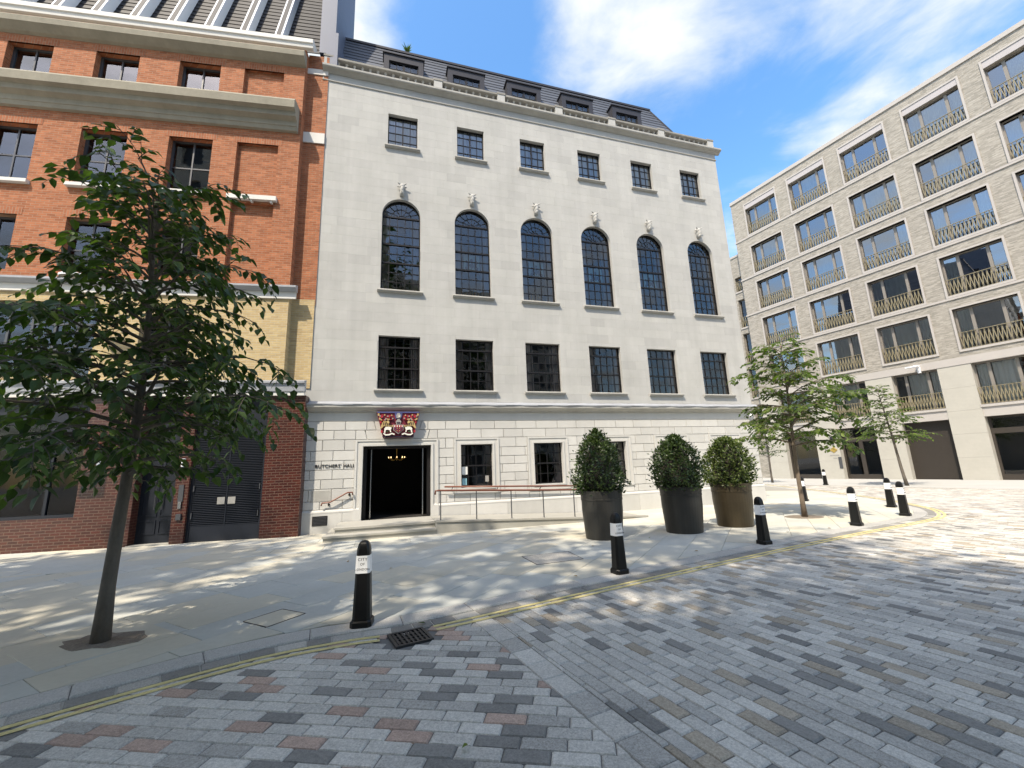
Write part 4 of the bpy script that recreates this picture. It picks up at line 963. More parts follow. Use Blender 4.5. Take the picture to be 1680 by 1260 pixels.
# louvred plant doors
f = MB(); xa, xb = -2.76, -.88
f.box(xa, xa + .07, .08, .20, 0, 2.95); f.box(xb - .07, xb, .08, .20, 0, 2.95); f.box(xa + .07, xb - .07, .08, .20, 2.88, 2.95); f.box(xa + .07, xb - .07, .10, .20, 0, .42); f.box(xa, xb, .10, .22, 2.951, 4.03)
o = f.build('louvre_door', 'navy_paint', BB); sl = MB(); z = .43
while z < 2.86: sl.faces([(xa + .08, .10, z), (xb - .08, .10, z), (xb - .08, .17, z + .045), (xa + .08, .17, z + .045)], [(0, 1, 2, 3)]); sl.box(xa + .08, xb - .08, .092, .104, z - .012, z + .012); z += .048
sl.build('louvre_slats', 'navy_paint', o, kind='stuff'); MB().box(xa + .07, xb - .07, .18, .2, .42, 2.88).build('backing', 'black_steel', o)
cxm = (xa + xb) / 2; MB().box(cxm - .012, cxm + .012, .082, .10, .42, 2.88).build('meeting_stile', 'navy_paint', o)
for x in (cxm - .23, cxm + .04): MB().box(x, x + .19, .078, .09, .98, 1.17).build('notice_plate', 'grey_plate', o)
for x, z in ((xa + .1, .62), (xa + .1, 1.35), (xb - .1, .62), (xb - .1, 1.35)): MB().box(x - .012, x + .012, .06, .09, z, z + .16).build('hinge', 'steel_grey', o)
# wall lamps, intercom
for x, z in ((-2.92, 2.02), (-4.95, 2.02)): m = MB(); m.lathe([(.045, 0), (.05, .01), (.05, .23), (.045, .24)], (x, -.07, z), 12); m.box(x - .03, x + .03, -.04, .0, z + .06, z + .18); m.build('wall_light', 'white_metal', BB, smooth=False)
MB().box(-2.99, -2.87, -.02, .0, 1.1, 1.55).build('entry_panel', 'steel_grey', BB); MB().box(-2.98, -2.86, -.05, .0, .62, .78).build('letter_slot', 'steel_grey', BB); MB().box(-2.97, -2.89, -.035, -.02, .92, 1.10).build('intercom', 'chrome', BB)
# interior shell
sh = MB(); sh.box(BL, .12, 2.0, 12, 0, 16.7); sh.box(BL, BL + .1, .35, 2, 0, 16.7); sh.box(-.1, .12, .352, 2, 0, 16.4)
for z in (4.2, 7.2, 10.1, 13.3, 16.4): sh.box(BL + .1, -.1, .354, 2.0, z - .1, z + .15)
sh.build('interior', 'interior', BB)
def bloc(u, y, z): return (-6.3158 + math.cos(AB) * u - math.sin(AB) * y, 12.3218 + math.sin(AB) * u + math.cos(AB) * y, z)
LP = empty('street_lamp', bloc(-5.2, 0, 6.82), AB, 'pale flat street lamp head on a bracket fixed to the yellow brick wall', 'street lamp')
MB().tube([(0, .02, 0), (-.05, -.25, .05), (-.22, -.62, .22)], [.03, .028, .022], 8).build('arm', 'white_metal', LP, smooth=True)
m = MB(); vs = []
for k in range(12):
    a = 2 * math.pi * k / 12; vs.append((-.45 + .30 * math.cos(a), -.95 + .17 * math.sin(a)))
m.slab(vs, .33, .41, .02); m.build('lamp_head', 'white_metal', LP); MB().slab([(x * .9 - .045, y * .9 - .095) for x, y in vs], .322, .331).build('lens', 'grey_plate', LP); MB().box(-.05, .05, -.03, .01, -.12, .1).build('bracket_plate', 'white_metal', LP)
SG = empty('hanging_sign', bloc(-5.55, -.02, 2.45), AB, 'dark square hanging sign with a white oval and crescent', 'sign')
MB().box(-.28, .28, -.62, -.58, 0, .62).build('board', 'navy_paint', SG); MB().box(-.02, .02, -.6, .1, .62, .66).build('bracket', 'black_steel', SG)
MB().prism_y([(-.13 + .085 * math.cos(2 * math.pi * k / 14), .33 + .045 * math.sin(2 * math.pi * k / 14)) for k in range(14)], -.624, -.62).build('oval', 'bollard_white', SG)
cr = [(.12 + .10 * math.cos(t), .33 + .10 * math.sin(t)) for t in [R(-150 + 16 * k) for k in range(13)]] + [(.09 + .10 * math.cos(t), .37 + .09 * math.sin(t)) for t in [R(32 - 15 * k) for k in range(11)]]
MB().prism_y(cr, -.624, -.62).build('crescent', 'bollard_white', SG)

# ================================================================== PALE BRICK APARTMENT BUILDING
AP = R(-62.957)
PB = empty('apartment_block', (21.37, 33.79, 0), AP, 'pale brick apartment block with bronze balconettes and a stone ground floor', 'building')
PS = 3.71; ROWS = [(20.99, 23.43), (17.36, 19.84), (14.08, 16.54), (10.78, 13.24), (7.48, 9.94)]
PXL, PXR, PD = -1.28, 27.0, 12.0; COLS = range(0, 7)
hol = [(i * PS, i * PS + 2.62, a, b) for i in COLS for a, b in ROWS]
w = MB(); wall_open(w, PXL, PXR, 7.05, 24.55, 0, .35, hol); w.poly([(PXL, 1.6, 7.05), (PXL, 0, 7.05), (PXL, 0, 24.55), (PXL, 1.6, 24.55)]); w.build('wall', 'pale_brick', PB)
m = MB(); m.box(PXL - .06, PXR, -.08, .5, 24.55, 24.62); m.box(PXL - .03, PXR, -.04, 3, 24.62, 24.86); m.build('coping', 'buff_stone', PB)
m = MB(); m.box(PXL, PXR, .55, .57, 25.02, 25.05); [m.box(x, x + .03, .55, .57, 24.86, 25.02) for x in range(-1, 27, 2)]; m.build('roof_rail', 'steel_grey', PB)
for a, b in ROWS[:-1]: MB().box(PXL - .05, PXR, -.055, .01, a - .26, a - .14).build('string_course', 'buff_stone', PB)
def balustrade(o, x0, x1, z0, hgt, y, n, name='balustrade'):
    b = MB(); b.box(x0, x1, y - .03, y + .03, z0 + hgt - .03, z0 + hgt); b.box(x0, x1, y - .02, y + .02, z0 + .03, z0 + .055); st = (x1 - x0) / n; w_ = .034
    for k in range(n):
        xa = x0 + st * (k + .5); l = (.05 if k % 2 else -.05); 
        b.faces([(xa - l - w_ / 2, y - .012, z0 + .055), (xa - l + w_ / 2, y - .012, z0 + .055), (xa + l + w_ / 2, y - .012, z0 + hgt - .03), (xa + l - w_ / 2, y - .012, z0 + hgt - .03), (xa - l - w_ / 2, y + .012, z0 + .055), (xa - l + w_ / 2, y + .012, z0 + .055), (xa + l + w_ / 2, y + .012, z0 + hgt - .03), (xa + l - w_ / 2, y + .012, z0 + hgt - .03)],
                [(0, 1, 2, 3), (5, 4, 7, 6), (1, 5, 6, 2), (4, 0, 3, 7)])
    b.build(name, 'balustrade_bronze', o)
ar = random.Random(8)
def apt_window(x0, x1, z0, z1, rail, surround=True, panel=0, deep=.24, gm='glass_sky'):
    f = MB(); t = .07
    for q in ((x0, x0 + t, z0, z1), (x1 - t, x1, z0, z1), (x0 + t, x1 - t, z0, z0 + t), (x0 + t, x1 - t, z1 - t, z1)): f.box(q[0], q[1], deep, deep + .08, q[2], q[3])
    ms = [x0 + (x1 - x0) * .27, x0 + (x1 - x0) * .75]
    for x in ms: f.box(x - .07, x + .07, deep - .01, deep + .081, z0 + t, z1 - t)
    o = f.build('window', 'window_bronze', PB); ed = [x0 + t] + ms + [x1 - t]
    for k in range(3):
        a, b = ed[k] + (.07 if k else 0), ed[k + 1] - (.07 if k < 2 else 0); k1, k2 = ar.uniform(-.006, .006), ar.uniform(-.008, .008)
        p = MB(); p.poly([(a, deep + .05, z0 + t), (b, deep + .05 + k1, z0 + t), (b, deep + .05 + k1 + k2, z1 - t), (a, deep + .05 + k2, z1 - t)]); p.build('pane', gm, o)
        if ar.random() < (.75 if z0 > 14 else .5):
            c = MB(); n = 10; P = [(a + (b - a) * j / n, deep + .22 + .03 * math.sin(j * 2.2)) for j in range(n + 1)]
            for j in range(n): c.poly([(*P[j], z0 + t), (*P[j + 1], z0 + t), (*P[j + 1], z1 - t), (*P[j], z1 - t)])
            c.build('curtain', 'net_curtain', o, smooth=True)
    if surround:
        s_ = MB(); e = .10
        for q in ((x0 - e, x0, z0 - .13, z1 + e + panel), (x1, x1 + e, z0 - .13, z1 + e + panel), (x0, x1, z0 - .13, z0), (x0, x1, z1 + panel, z1 + e + panel)): s_.box(q[0], q[1], -.06, .30, q[2], q[3])
        s_.build('surround', 'buff_stone', o)
        if panel: MB().box(x0, x1, -.02, .2, z1 + .002, z1 + panel - .002).build('spandrel_panel', 'panel_grey', o)
    balustrade(o, x0 + .02, x1 - .02, z0, rail, .08, 30)
    return o
for i in COLS:
    for r, (a, b) in enumerate(ROWS): apt_window(i * PS, i * PS + 2.62, a, b, 1.02, True, .42 if r == 0 else 0)
# stone lower storeys: band, piers, openings
LO = [(i * PS + .20, i * PS + 2.45) for i in COLS]
st = MB(); wall_open(st, PXL, PXR, 6.62, 7.06, -.03, .35, [], reveals=False); st.poly([(PXL, -.03, 6.62), (PXR, -.03, 6.62), (PXR, .35, 6.62), (PXL, .35, 6.62)]); st.poly([(PXR, -.03, 7.06), (PXL, -.03, 7.06), (PXL, .0, 7.06), (PXR, .0, 7.06)]); st.build('stone_band', 'buff_stone', PB)
edges = [PXL] + [v for a, b in LO for v in (a, b)] + [PXR]
for k in range(0, len(edges), 2):
    a, b = edges[k], edges[k + 1]; zz = -.06
    while zz < 6.6:
        z1_ = min(zz + 1.34, 6.62); MB().box(a, b, .0, .7, zz + .004, z1_ - .002, ar.random()).build('pier_stone', 'pier_stone', PB); zz = z1_
for k, (a, b) in enumerate(LO):
    m = MB(); m.box(a, b, .04, .5, 3.52, 4.05); m.box(a - .02, b + .02, -.03, .5, 4.05, 4.19); m.build('spandrel', 'buff_stone', PB)
    apt_window(a, b, 4.20, 6.60, .98, False, 0, .32, 'glass')
    f = MB(); y = .42
    if k == 2:
        f.box(a, b, y, y + .05, 0, 3.52); z = .1
        while z < 3.4: f.box(a + .06, b - .06, y - .02, y - .001, z, z + .075); z += .09
        f.build('roller_shutter', 'shutter_bronze', PB)
    else:
        for x in (a, b - .12): f.box(x, x + .12, y, y + .1, 0, 3.52)
        f.box(a + .12, b - .12, y + .002, y + .098, 0, .32); f.box(a + .12, b - .12, y + .002, y + .098, 2.55, 2.85); f.box(a + .12, b - .12, y + .002, y + .098, 3.4, 3.52)
        if k == 1: f.box((a + b) / 2 - .12, (a + b) / 2 + .12, y + .003, y + .097, .32, 2.55)
        o = f.build('shopfront', 'shutter_bronze', PB)
        for za, zb in ((.32, 2.55), (2.85, 3.4)): p = MB(); p.poly([(a + .12, y + .05, za), (b - .12, y + .05, za), (b - .12, y + .05, zb), (a + .12, y + .05, zb)]); p.build('pane', 'glass_dark', o)
# sign on the pier, lamp on the band, entry panel
dm = MB(); dm.prism_y([(3.28, 2.05), (3.52, 1.85), (3.76, 2.05), (3.52, 2.27)], -.03, .0); SGN = dm.build('emblem', 'gold', PB); m = MB(); m.box(3.22, 3.80, -.012, .0, 1.64, 1.72); m.box(3.40, 3.64, -.012, .0, 1.44, 1.51); m.build('printed_lines', 'grey_plate', PB)
MB().box(3.40, 3.62, -.02, .0, 2.45, 3.0).build('notice', 'crest_dark', PB); MB().box(3.72, 3.92, -.03, .0, .75, 1.55).build('entry_panel', 'steel_grey', PB)
m = MB(); m.box(9.0, 9.16, -.5, -.03, 6.92, 6.98); m.box(8.62, 9.2, -.62, -.3, 6.86, 6.93); m.box(9.02, 9.16, -.16, -.03, 6.5, 6.9); m.build('wall_lamp', 'white_metal', PB)
# set-back wing
wx0, wx1, wy = -14.0, PXL, 1.6
wh = []
for c in (-2.95, -6.4, -9.9):
    wh += [(c, c + 1.45, a, b) for a, b in ((17.0, 18.4), (13.5, 16.2), (10.2, 12.9), (6.95, 9.6), (3.7, 6.3))]
w = MB(); wall_open(w, wx0, wx1, 0, 20.4, wy, wy + .35, wh); w.build('wing_wall', 'pale_brick', PB); MB().box(wx0, wx1, wy - .06, wy + .5, 20.4, 20.6).build('wing_coping', 'buff_stone', PB)
for a, b, c, d in wh:
    f = MB()
    for q in ((a, a + .06, c, d), (b - .06, b, c, d), (a + .06, b - .06, d - .06, d), (a + .06, b - .06, c, c + .06), ((a + b) / 2 - .04, (a + b) / 2 + .04, c + .06, d - .06)): f.box(q[0], q[1], wy + .24, wy + .3, q[2], q[3])
    o = f.build('window', 'window_bronze', PB); p = MB(); p.poly([(a, wy + .27, c), (b, wy + .27, c), (b, wy + .27, d), (a, wy + .27, d)]); p.build('pane', 'glass', o); balustrade(o, a + .02, b - .02, c, 1.0, wy + .08, 14); MB().box(a - .08, b + .08, wy - .06, wy + .2, c - .14, c - .002).build('sill', 'buff_stone', o)
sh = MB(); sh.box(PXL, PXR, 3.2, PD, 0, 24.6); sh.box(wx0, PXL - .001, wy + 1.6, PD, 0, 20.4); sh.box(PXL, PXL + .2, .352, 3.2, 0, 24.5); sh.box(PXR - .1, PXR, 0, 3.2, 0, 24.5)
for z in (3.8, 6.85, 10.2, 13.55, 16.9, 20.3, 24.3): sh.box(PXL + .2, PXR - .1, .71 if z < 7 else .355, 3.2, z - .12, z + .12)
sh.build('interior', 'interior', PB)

# ================================================================== BOLLARDS
def make_bollard():
    t = empty('bollard', (0, 0, 0)); 
    def sect(hw, z, ch): c = hw * ch; return [(hw, -hw + c, z), (hw, hw - c, z), (hw - c, hw, z), (-hw + c, hw, z), (-hw, hw - c, z), (-hw, -hw + c, z), (-hw + c, -hw, z), (hw - c, -hw, z)]
    def loft(secs): 
        m = MB(); vs = [v for s_ in secs for v in s_]; fs = []
        for i in range(len(secs) - 1):
            for k in range(8): fs.append((i * 8 + k, i * 8 + (k + 1) % 8, (i + 1) * 8 + (k + 1) % 8, (i + 1) * 8 + k))
        fs.append(tuple(range((len(secs) - 1) * 8, len(secs) * 8))); m.faces(vs, fs); return m
    loft([sect(.118, -.02, .3), sect(.118, .055, .3), sect(.108, .07, .3)]).build('base', 'bollard_black', t)
    hw = lambda z: .100 - .032 * z / .92
    secs = [sect(hw(.068), .068, .32), sect(hw(.80), .80, .32)]
    for k in range(1, 6): a = k / 6 * math.pi / 2; secs.append(sect(hw(.8) * (math.cos(a) * .75 + .25), .80 + .115 * math.sin(a), .32 + .2 * k / 6))
    secs.append(sect(.012, .918, .5)); loft(secs).build('post', 'bollard_black', t)
    loft([sect(hw(.565) + .003, .565, .32), sect(hw(.755) + .003, .755, .32)]).build('plate', 'bollard_white', t)
    tl = math.atan2(.030, .92)
    for s_, zz, sz in (('CITY', .702, .044), ('OF', .652, .038), ('LONDON', .598, .034)):
        text_mb(s_, sz, .001, 'black_steel', 'lettering', t, (0, -(hw(zz + .02) + .0045), zz), (math.pi / 2 - tl, 0, 0), 1.15, 'CENTER')
    return t
bp_ = make_bollard()
BOL = [(-1.81, 5.20, 8, 'black bollard with white lettered plate by the drain grate'), (1.59, 7.07, 22, 'black bollard with white lettered plate before the darkest planter'), (4.96, 8.93, 18, 'black bollard with white lettered plate beside the brownish planter'), (11.12, 16.79, 40, 'black bollard with white plate half hidden behind the young tree trunk'),
       (17.97, 25.08, 40, 'small far black bollard with white plate in front of the apartment block entrance'), (8.26, 10.72, 35, 'black bollard with white plate standing alone between tree trunk and kerb corner'), (11.97, 13.96, 30, 'rear bollard of the close pair at the kerb corner'), (10.63, 12.02, 35, 'front bollard of the close pair at the kerb corner')]
for i, (x, y, a, lb) in enumerate(BOL):
    o = bp_ if i == 0 else copy_tree(bp_); o.location = (x, y, 0); o.rotation_euler = (0, 0, R(a) + (0 if i else 0)); tag(o, lb, 'bollard', 'black and white bollards along the kerb')

# ================================================================== DRAIN GRATE
cx = sum(p[0] for p in GR) / 4; cy = sum(p[1] for p in GR) / 4
DG = empty('drain_grate', (cx, cy, ROAD_Z), R(30), 'black cast iron gully grate set in the kerb channel', 'drain grate')
m = MB(); h = .195
for q in ((-h, h, -h, -h + .03), (-h, h, h - .03, h), (-h, -h + .03, -h + .03, h - .03), (h - .03, h, -h + .03, h - .03)): m.box(q[0], q[1], q[2], q[3], -.05, .012)
m.build('frame', 'cast_iron', DG)
for k in range(7): x = -h + .03 + (2 * h - .06) * (k + .5) / 7; MB().box(x - .012, x + .012, -h + .03, h - .03, -.04, .008).build('bar', 'cast_iron', DG)
for k in range(3): y = -h + .03 + (2 * h - .06) * (k + 1) / 4; MB().box(-h + .03, h - .03, y - .010, y + .010, -.04, .005).build('cross_bar', 'cast_iron', DG)
MB().box(-h + .03, h - .03, -h + .03, h - .03, -.06, -.045).build('sump', 'black_steel', DG)

# ================================================================== PLANTS
def leaf_faces(mb, p, d, nrm, L, Wd, tone, simple=False):
    d = d.normalized(); s_ = d.cross(nrm)
    if s_.length < 1e-4: s_ = d.orthogonal()
    s_.normalize(); n_ = s_.cross(d).normalized()
    if simple:
        mb.faces([p, p + d * L * .5 + s_ * Wd * .5 + n_ * Wd * .1, p + d * L, p + d * L * .5 - s_ * Wd * .5 + n_ * Wd * .1], [(0, 1, 2), (0, 2, 3)], tone)
    else:
        a, b = p + d * L * .33, p + d * L * .68 - n_ * L * .03
        mb.faces([p, a + s_ * Wd * .5 + n_ * Wd * .16, a, a - s_ * Wd * .5 + n_ * Wd * .16, b + s_ * Wd * .36 + n_ * Wd * .1, b, b - s_ * Wd * .36 + n_ * Wd * .1, p + d * L - n_ * L * .10],
                 [(0, 2, 1), (0, 3, 2), (1, 2, 5, 4), (2, 3, 6, 5), (4, 5, 7), (5, 6, 7)], tone)
def tree(name, label, loc, H, th, CRd, nbr, LL, seed, lm, bm, r0=.09, lean=(0, 0), droop=.5, prof=None, simple=False, single=0, cat='tree', dens=.9, group=None, azs=None, elev=(.55, .05)):
    r = random.Random(seed); t = empty(name, loc, 0, label, cat, group)
    top = Vector((lean[0], lean[1], H * .97)); tp = []; tr_ = []
    for k in range(11):
        s_ = k / 10; tp.append(Vector((lean[0] * s_ + .03 * math.sin(s_ * 7 + seed), lean[1] * s_ + .03 * math.cos(s_ * 5 + seed), H * .97 * s_))); tr_.append(r0 * (1.25 if k == 0 else 1) * (1 - s_) ** .8 + .008)
    MB().tube(tp, tr_, 10).build('trunk', bm, t, smooth=True)
    limbs = MB(); leaves = []
    def tpos(z): s_ = z / (H * .97) * 10; i = min(9, int(s_)); return tp[i].lerp(tp[i + 1], s_ - i)
    for i in range(nbr):
        s_ = (i + .5) / nbr; z = th + (H * .96 - th) * s_; az_ = i * 2.39996 + r.uniform(-.4, .4)
        Lb = CRd * (prof(s_) if prof else (1 - s_) ** .6) * r.uniform(.58, 1.12); Lb = max(Lb, .3)
        el = elev[0] + (1.0 - elev[0]) * s_ * s_ + r.uniform(-.12, .12) if elev[0] >= 0 else .2
        P = [tpos(z)]; n = 7; d = Vector((math.cos(az_) * math.cos(el), math.sin(az_) * math.cos(el), math.sin(el)))
        for k in range(n):
            d = (d + Vector((r.uniform(-.12, .12), r.uniform(-.12, .12), -droop * .16 * (k + 1) / n * 2 + r.uniform(-.05, .05)))).normalized(); P.append(P[-1] + d * Lb / n)
        limbs.tube(P, [max(.005, .030 * (H / 5.5) * (1 - k / (n + .5)) * (1 - .5 * s_)) for k in range(n + 1)], 5)
        tw = max(4, int(Lb / (LL * 1.0) * dens))
        for k in range(tw):
            q = .14 + .86 * (k + r.random()) / tw; pi = q * n; j = min(n - 1, int(pi)); b = P[j].lerp(P[j + 1], pi - j); bd = (P[j + 1] - P[j]).normalized(); side = bd.cross(Vector((0, 0, 1))).normalized() * (1 if k % 2 else -1)
            Lt = Lb * r.uniform(.22, .42) * (1.05 - .6 * q) + LL * 1.6; td = (bd * r.uniform(.3, .9) + side * r.uniform(.4, 1.0) + Vector((0, 0, r.uniform(-.3, .35)))).normalized(); tpz = [b]; m_ = 5
            for a in range(m_):
                td = (td + Vector((r.uniform(-.1, .1), r.uniform(-.1, .1), -.10 * droop * (a + 1)))).normalized(); tpz.append(tpz[-1] + td * Lt / m_)
            limbs.tube(tpz, [.0065, .006, .005, .004, .003, .002], 3, cap=False)
            nl = max(3, int(Lt / (LL * .42) * dens))
            for a in range(nl):
                u = (a + .6) / nl * m_; jj = min(m_ - 1, int(u)); pp = tpz[jj].lerp(tpz[jj + 1], u - jj); dd_ = (tpz[jj + 1] - tpz[jj]).normalized(); sd_ = dd_.cross(Vector((0, 0, 1)))
                sd_ = sd_.normalized() * (1 if a % 2 else -1) if sd_.length > .01 else Vector((1, 0, 0))
                ld = (dd_ * .7 + sd_ * r.uniform(.5, 1.0) + Vector((0, 0, r.uniform(-.75, -.05)))).normalized(); nr = Vector((r.uniform(-.45, .45), r.uniform(-.45, .45), 1))
                leaves.append((pp, ld, nr, LL * r.uniform(.5, 1.25), r.betavariate(1.3, 2.4)))
    limbs.build('branches', bm, t)
    crown = MB(); origin = Vector(loc); leaves.sort(key=lambda l: (origin + l[0] - Vector((0, 0, EYE))).length + (0 if visible(*(origin + l[0])) else 50)); 
    proto = None
    for k, (p, d, n_, L, tn) in enumerate(leaves):
        if k < single:
            mb = MB(); leaf_faces(mb, Vector((0, 0, 0)), d, n_, L, L * .58, tn); mb.build('leaf', lm, t, loc=tuple(p))
        else: leaf_faces(crown, p, d, n_, L, L * .58, tn, simple)
    crown.build('crown', lm, t, kind='stuff'); return t, len(leaves)
info = []
# pit and young street tree on the pavement
pit = MB(); pit.slab(PIT, -.02, .004, .002, .9); pit.build('tree_pit_surround', 'york_stone', PAVE)
c = Vector((-4.55, 5.0)); m = MB(); m.slab([(c.x + (.40 + .05 * math.sin(3 * k)) * math.cos(k * math.pi / 9) * 1.05 + .0, c.y + (.25 + .04 * math.cos(2 * k)) * math.sin(k * math.pi / 9)) for k in range(18)], -.02, .010, .004); m.build('tree_pit', 'gravel', PAVE)
t1, n1 = tree('street_tree', 'dark leafy street tree in a gravel pit before the brick building', (-4.55, 4.99, 0), 5.65, 1.75, 2.12, 80, .145, 4, 'leaf_hornbeam', 'bark', .066, (-.12, .08), .72, lambda s_: (1.0 - .58 * s_) if s_ > .12 else .72, False, 300, dens=1.0, elev=(.32, .05)); info.append(n1)
t2, n2 = tree('street_tree', 'young bright green tree beside the corner of the white hall', (8.18, 12.51, 0), 5.25, 1.95, 1.85, 38, .15, 9, 'leaf_bright', 'bark_pale', .058, (.12, -.05), .5, lambda s_: (1.0 - .2 * s_ - .55 * s_ ** 2), True, 0, dens=1.5, elev=(.42, .05)); info.append(n2)
t3, n3 = tree('street_tree', 'slender open tree before the apartment block roller shutter', (20.22, 22.38, 0), 5.3, 2.3, 2.0, 36, .2, 17, 'leaf_bright', 'bark', .07, (-.35, .2), .4, lambda s_: (1.0 - .8 * s_), True, 0, dens=1.1, elev=(.25, .05)); info.append(n3)
t4, n4 = tree('street_tree', 'small round tree in the side street behind the white hall', (17.48, 29.36, 0), 4.1, 1.6, 1.1, 30, .17, 23, 'leaf_hornbeam', 'bark', .06, (0, 0), .3, lambda s_: (1.0 - .6 * s_), True, 0, dens=.9, elev=(.4, .05)); info.append(n4)
m = MB(); m.slab([(8.18 + .5 * math.cos(k * math.pi / 8), 12.51 + .4 * math.sin(k * math.pi / 8)) for k in range(16)], -.02, .008, .003); m.build('tree_pit', 'gravel', PAVE)
# planters with clipped shrubs
def planter(x, y, label, tint):
    t = empty('planter', (x, y, 0), random.uniform(0, 3), label, 'planter', 'tall tapered planters in front of the white hall')
    MB().lathe([(.42, 0), (.425, .01), (.475, .62), (.478, .86), (.486, .862), (.488, .90), (.482, .905), (.50, 1.065), (.50, 1.08), (.47, 1.08), (.455, .98)], n=40).build('pot', 'planter_brown' if tint else 'planter_metal', t, smooth=False)
    MB().lathe([(.46, .97), (.46, .985), (.2, 1.01), (.01, 1.02)], n=24).build('soil', 'soil', t)
for (x, y, lb) in ((2.03, 10.33, 'darkest tapered planter nearest the ramp rail'), (4.08, 10.75, 'middle tapered dark metal planter of three'), (5.67, 11.42, 'brownish tapered planter nearest the hall corner')): planter(x, y, lb, x > 5)
def shrub(x, y, H, Rw, seed, lm, label, spire=.5):
    r = random.Random(seed); t = empty('shrub', (x, y, 1.0), 0, label, 'shrub', 'clipped shrubs in the planters')
    def rad(z): 
        u = max(0, min(1, z / H)); return Rw * (min(1, .80 + 1.1 * u) if u < .2 else 1.0 * max(0, 1 - ((u - .2) / .8) ** 2.0) ** (.5 + spire * .35)) 
    core = MB(); prof = [(max(.02, rad(H * k / 12) * .72), H * k / 12 * .93) for k in range(13)]; core.lathe(prof, n=14); core.build('light_block_core', 'soil', t)  # solid dark core added to block light between the leaves
    lv = MB()
    for k in range(5200):
        z = H * r.random() ** 1.05; a = r.uniform(0, 6.283); rr2 = rad(z); lump = 1 + .13 * math.sin(a * 2 + z * 5 + seed * 2.1) + .10 * math.sin(a * 5 - z * 8 + seed * 3.7) + .05 * math.sin(a * 11 + z * 17); q = rr2 * lump * (.72 + .30 * r.random() ** .6) + (math.sin(a * 9 + z * 13 + seed) > .86) * r.uniform(.0, .14) + (r.random() < .06) * r.uniform(.02, .12)
        p = Vector((q * math.cos(a), q * math.sin(a), z + r.uniform(-.02, .04))); out_ = Vector((math.cos(a), math.sin(a), .25 + .9 * z / H))
        d = (out_ * r.uniform(.2, 1) + Vector((r.uniform(-1, 1), r.uniform(-1, 1), r.uniform(-.4, .8)))).normalized(); leaf_faces(lv, p, d, out_ + Vector((r.uniform(-.7, .7), r.uniform(-.7, .7), r.uniform(-.3, .9))), r.uniform(.055, .10), r.uniform(.03, .05), r.betavariate(1.5, 2.5), True)
    lv.build('foliage', lm, t, kind='stuff')
shrub(2.0, 10.33, 1.48, .56, 1, 'leaf_shrub', 'dark glossy shrub in the darkest planter by the ramp', 1.5); shrub(4.05, 10.75, 1.30, .57, 2, 'leaf_shrub', 'dark ragged shrub in the middle planter', 1.0); shrub(5.66, 11.42, 1.24, .545, 3, 'leaf_shrub_bright', 'brighter rounded shrub in the brownish planter', .3)
# tuft growing on the roof edge
m = MB(); r = random.Random(2)
for k in range(26): a = r.uniform(0, 6.28); leaf_faces(m, Vector((0, 0, 0)), Vector((math.cos(a) * .5, math.sin(a) * .5, r.uniform(.6, 1.4))), Vector((0, 0, 1)), r.uniform(.2, .45), .05, r.random(), False)
m.build('roof_weed', 'leaf_bright', None, label='small green weed sprouting from the slate roof edge', cat='plant', loc=wloc(.15, 1.5, 19.34))
# a few fallen leaves on the paving
r = random.Random(12)
FL = ((-4.93, 4.28, 'curled brown leaf at the corner of the tree pit stone'), (-4.86, 5.28, 'dry leaf lying behind the trunk of the dark street tree'), (-1.08, 5.2, 'fallen leaf on the kerb just past the drain grate'), (.9, 6.9, 'dry leaf on the kerb left of the bollard before the darkest planter'), (3.0, 10.0, 'dry leaf between the darkest planter and the middle planter'), (6.2, 10.1, 'dry leaf between the brownish planter and the kerb'), (7.3, 10.4, 'dry leaf left of the bollard standing alone'), (-.4, 3.0, 'fallen leaf on the granite setts left of the seam of larger blocks'),
      (-2.3, 7.9, 'dry leaf on the paving between drain grate and entrance steps'), (1.6, 9.3, 'dry leaf on the paving right before the darkest planter'), (3.4, 8.4, 'dry leaf on the paving between the two lettered bollards by the planters'), (-3.3, 8.6, 'dry leaf on the paving in front of the louvred doors'))
for (x, y, lb) in FL:
    m = MB(); leaf_faces(m, Vector((0, 0, 0)), Vector((r.uniform(-1, 1), r.uniform(-1, 1), .15)), Vector((r.uniform(-.4, .4), 0, 1)), r.uniform(.05, .10), .05, r.random()); m.build('fallen_leaf', 'leaf_dry' if r.random() < .8 else 'leaf_bright', None, label=lb, cat='leaf', group='fallen leaves on the paving', loc=(x, y, .012 if kdist(x, y)[0] > .3 else ROAD_Z + .012))

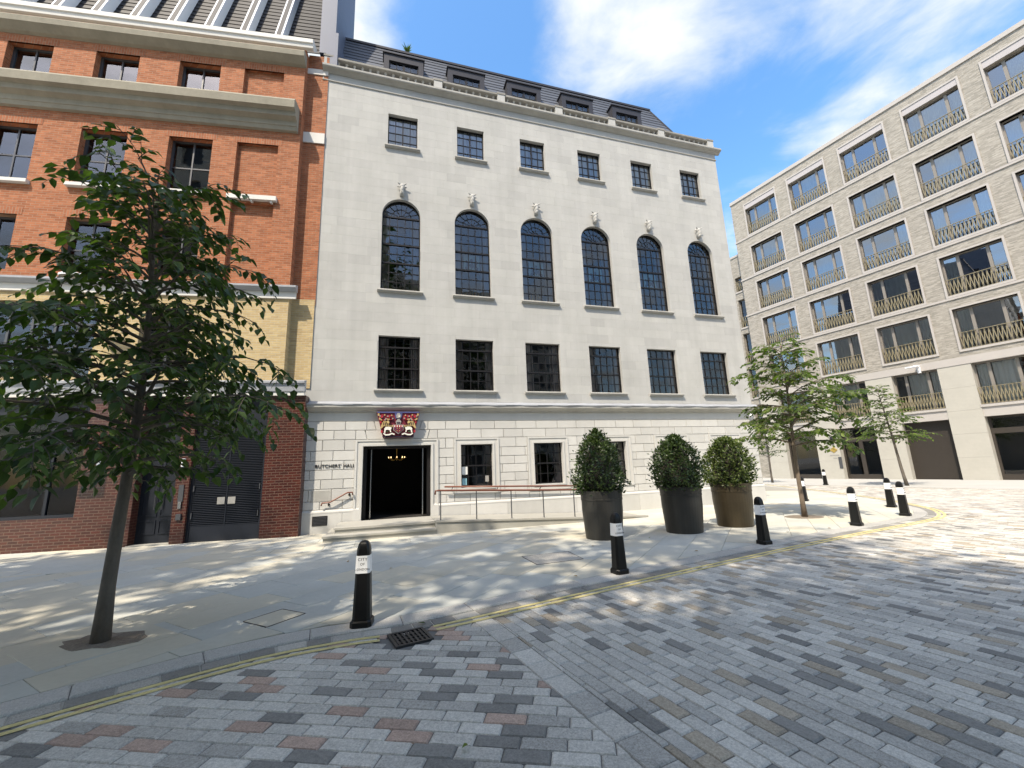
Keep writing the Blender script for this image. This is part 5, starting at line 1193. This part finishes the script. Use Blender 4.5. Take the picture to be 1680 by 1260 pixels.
# ================================================================== BEHIND THE CAMERA (shade and reflections)
BT = [(-12.5, .3, 16.5, 4.6, 31), (-6.4, .1, 17.0, 4.6, 37), (-.8, -.2, 17.0, 4.6, 41), (-12.3, 2.6, 11.5, 4.2, 47), (7.0, -2.2, 12.5, 4.3, 53), (2.0, -2.4, 13.0, 4.2, 59)]
for (x, y, H, rd, sd_) in BT:
    tree('street_tree', 'broad tall street tree shading the road, standing outside the frame', (x, y, 0), H, H * .58, rd, 34, .52, sd_, 'leaf_hornbeam', 'bark', .2, (0, 0), .3, lambda s_: 1.0 - .55 * s_, True, 0, dens=1.0, group='tall trees outside the frame', elev=(.35, .05))
def office(x0, y0, Wd, Ht, label):
    OB = empty('office_block', (x0, y0, 0), 0, label, 'building')
    hs = [(2.0 + 3.2 * i, 3.7 + 3.2 * i, 1.2 + 3.6 * j, 3.3 + 3.6 * j) for i in range(int((Wd - 3) / 3.2)) for j in range(int(Ht / 3.6))]
    w = MB()
    for (a, b, c, d) in sub_rects((0, Wd, 0, Ht), hs): w.poly([(b, 0, c), (a, 0, c), (a, 0, d), (b, 0, d)])
    for (a, b, c, d) in hs:
        w.poly([(a, 0, c), (a, -.3, c), (a, -.3, d), (a, 0, d)]); w.poly([(b, 0, d), (b, -.3, d), (b, -.3, c), (b, 0, c)]); w.poly([(a, 0, d), (a, -.3, d), (b, -.3, d), (b, 0, d)]); w.poly([(b, 0, c), (b, -.3, c), (a, -.3, c), (a, 0, c)])
    w.poly([(0, 0, Ht), (Wd, 0, Ht), (Wd, -12, Ht), (0, -12, Ht)]); w.poly([(0, 0, Ht), (0, -12, Ht), (0, -12, 0), (0, 0, 0)]); w.poly([(Wd, 0, 0), (Wd, -12, 0), (Wd, -12, Ht), (Wd, 0, Ht)])
    w.build('wall', 'opposite_brick', OB)
    for a, b, c, d in hs: p = MB(); p.poly([(b, -.3, c), (a, -.3, c), (a, -.3, d), (b, -.3, d)]); p.build('window', 'steel_grey', OB)
office(-22, -15, 26, 32.8, 'tall cream brick office block across the street, unseen and shaped to shade the road')  # unseen block, its height and width set to cast the foreground shade
office(5, -32, 46, 31, 'wide cream brick office block further back across the street, outside the frame')
print('pavers', len(pieces), 'slabs', len(slabs), 'panes', len(PANES), 'blocks', len(blocks), 'leaves', info)
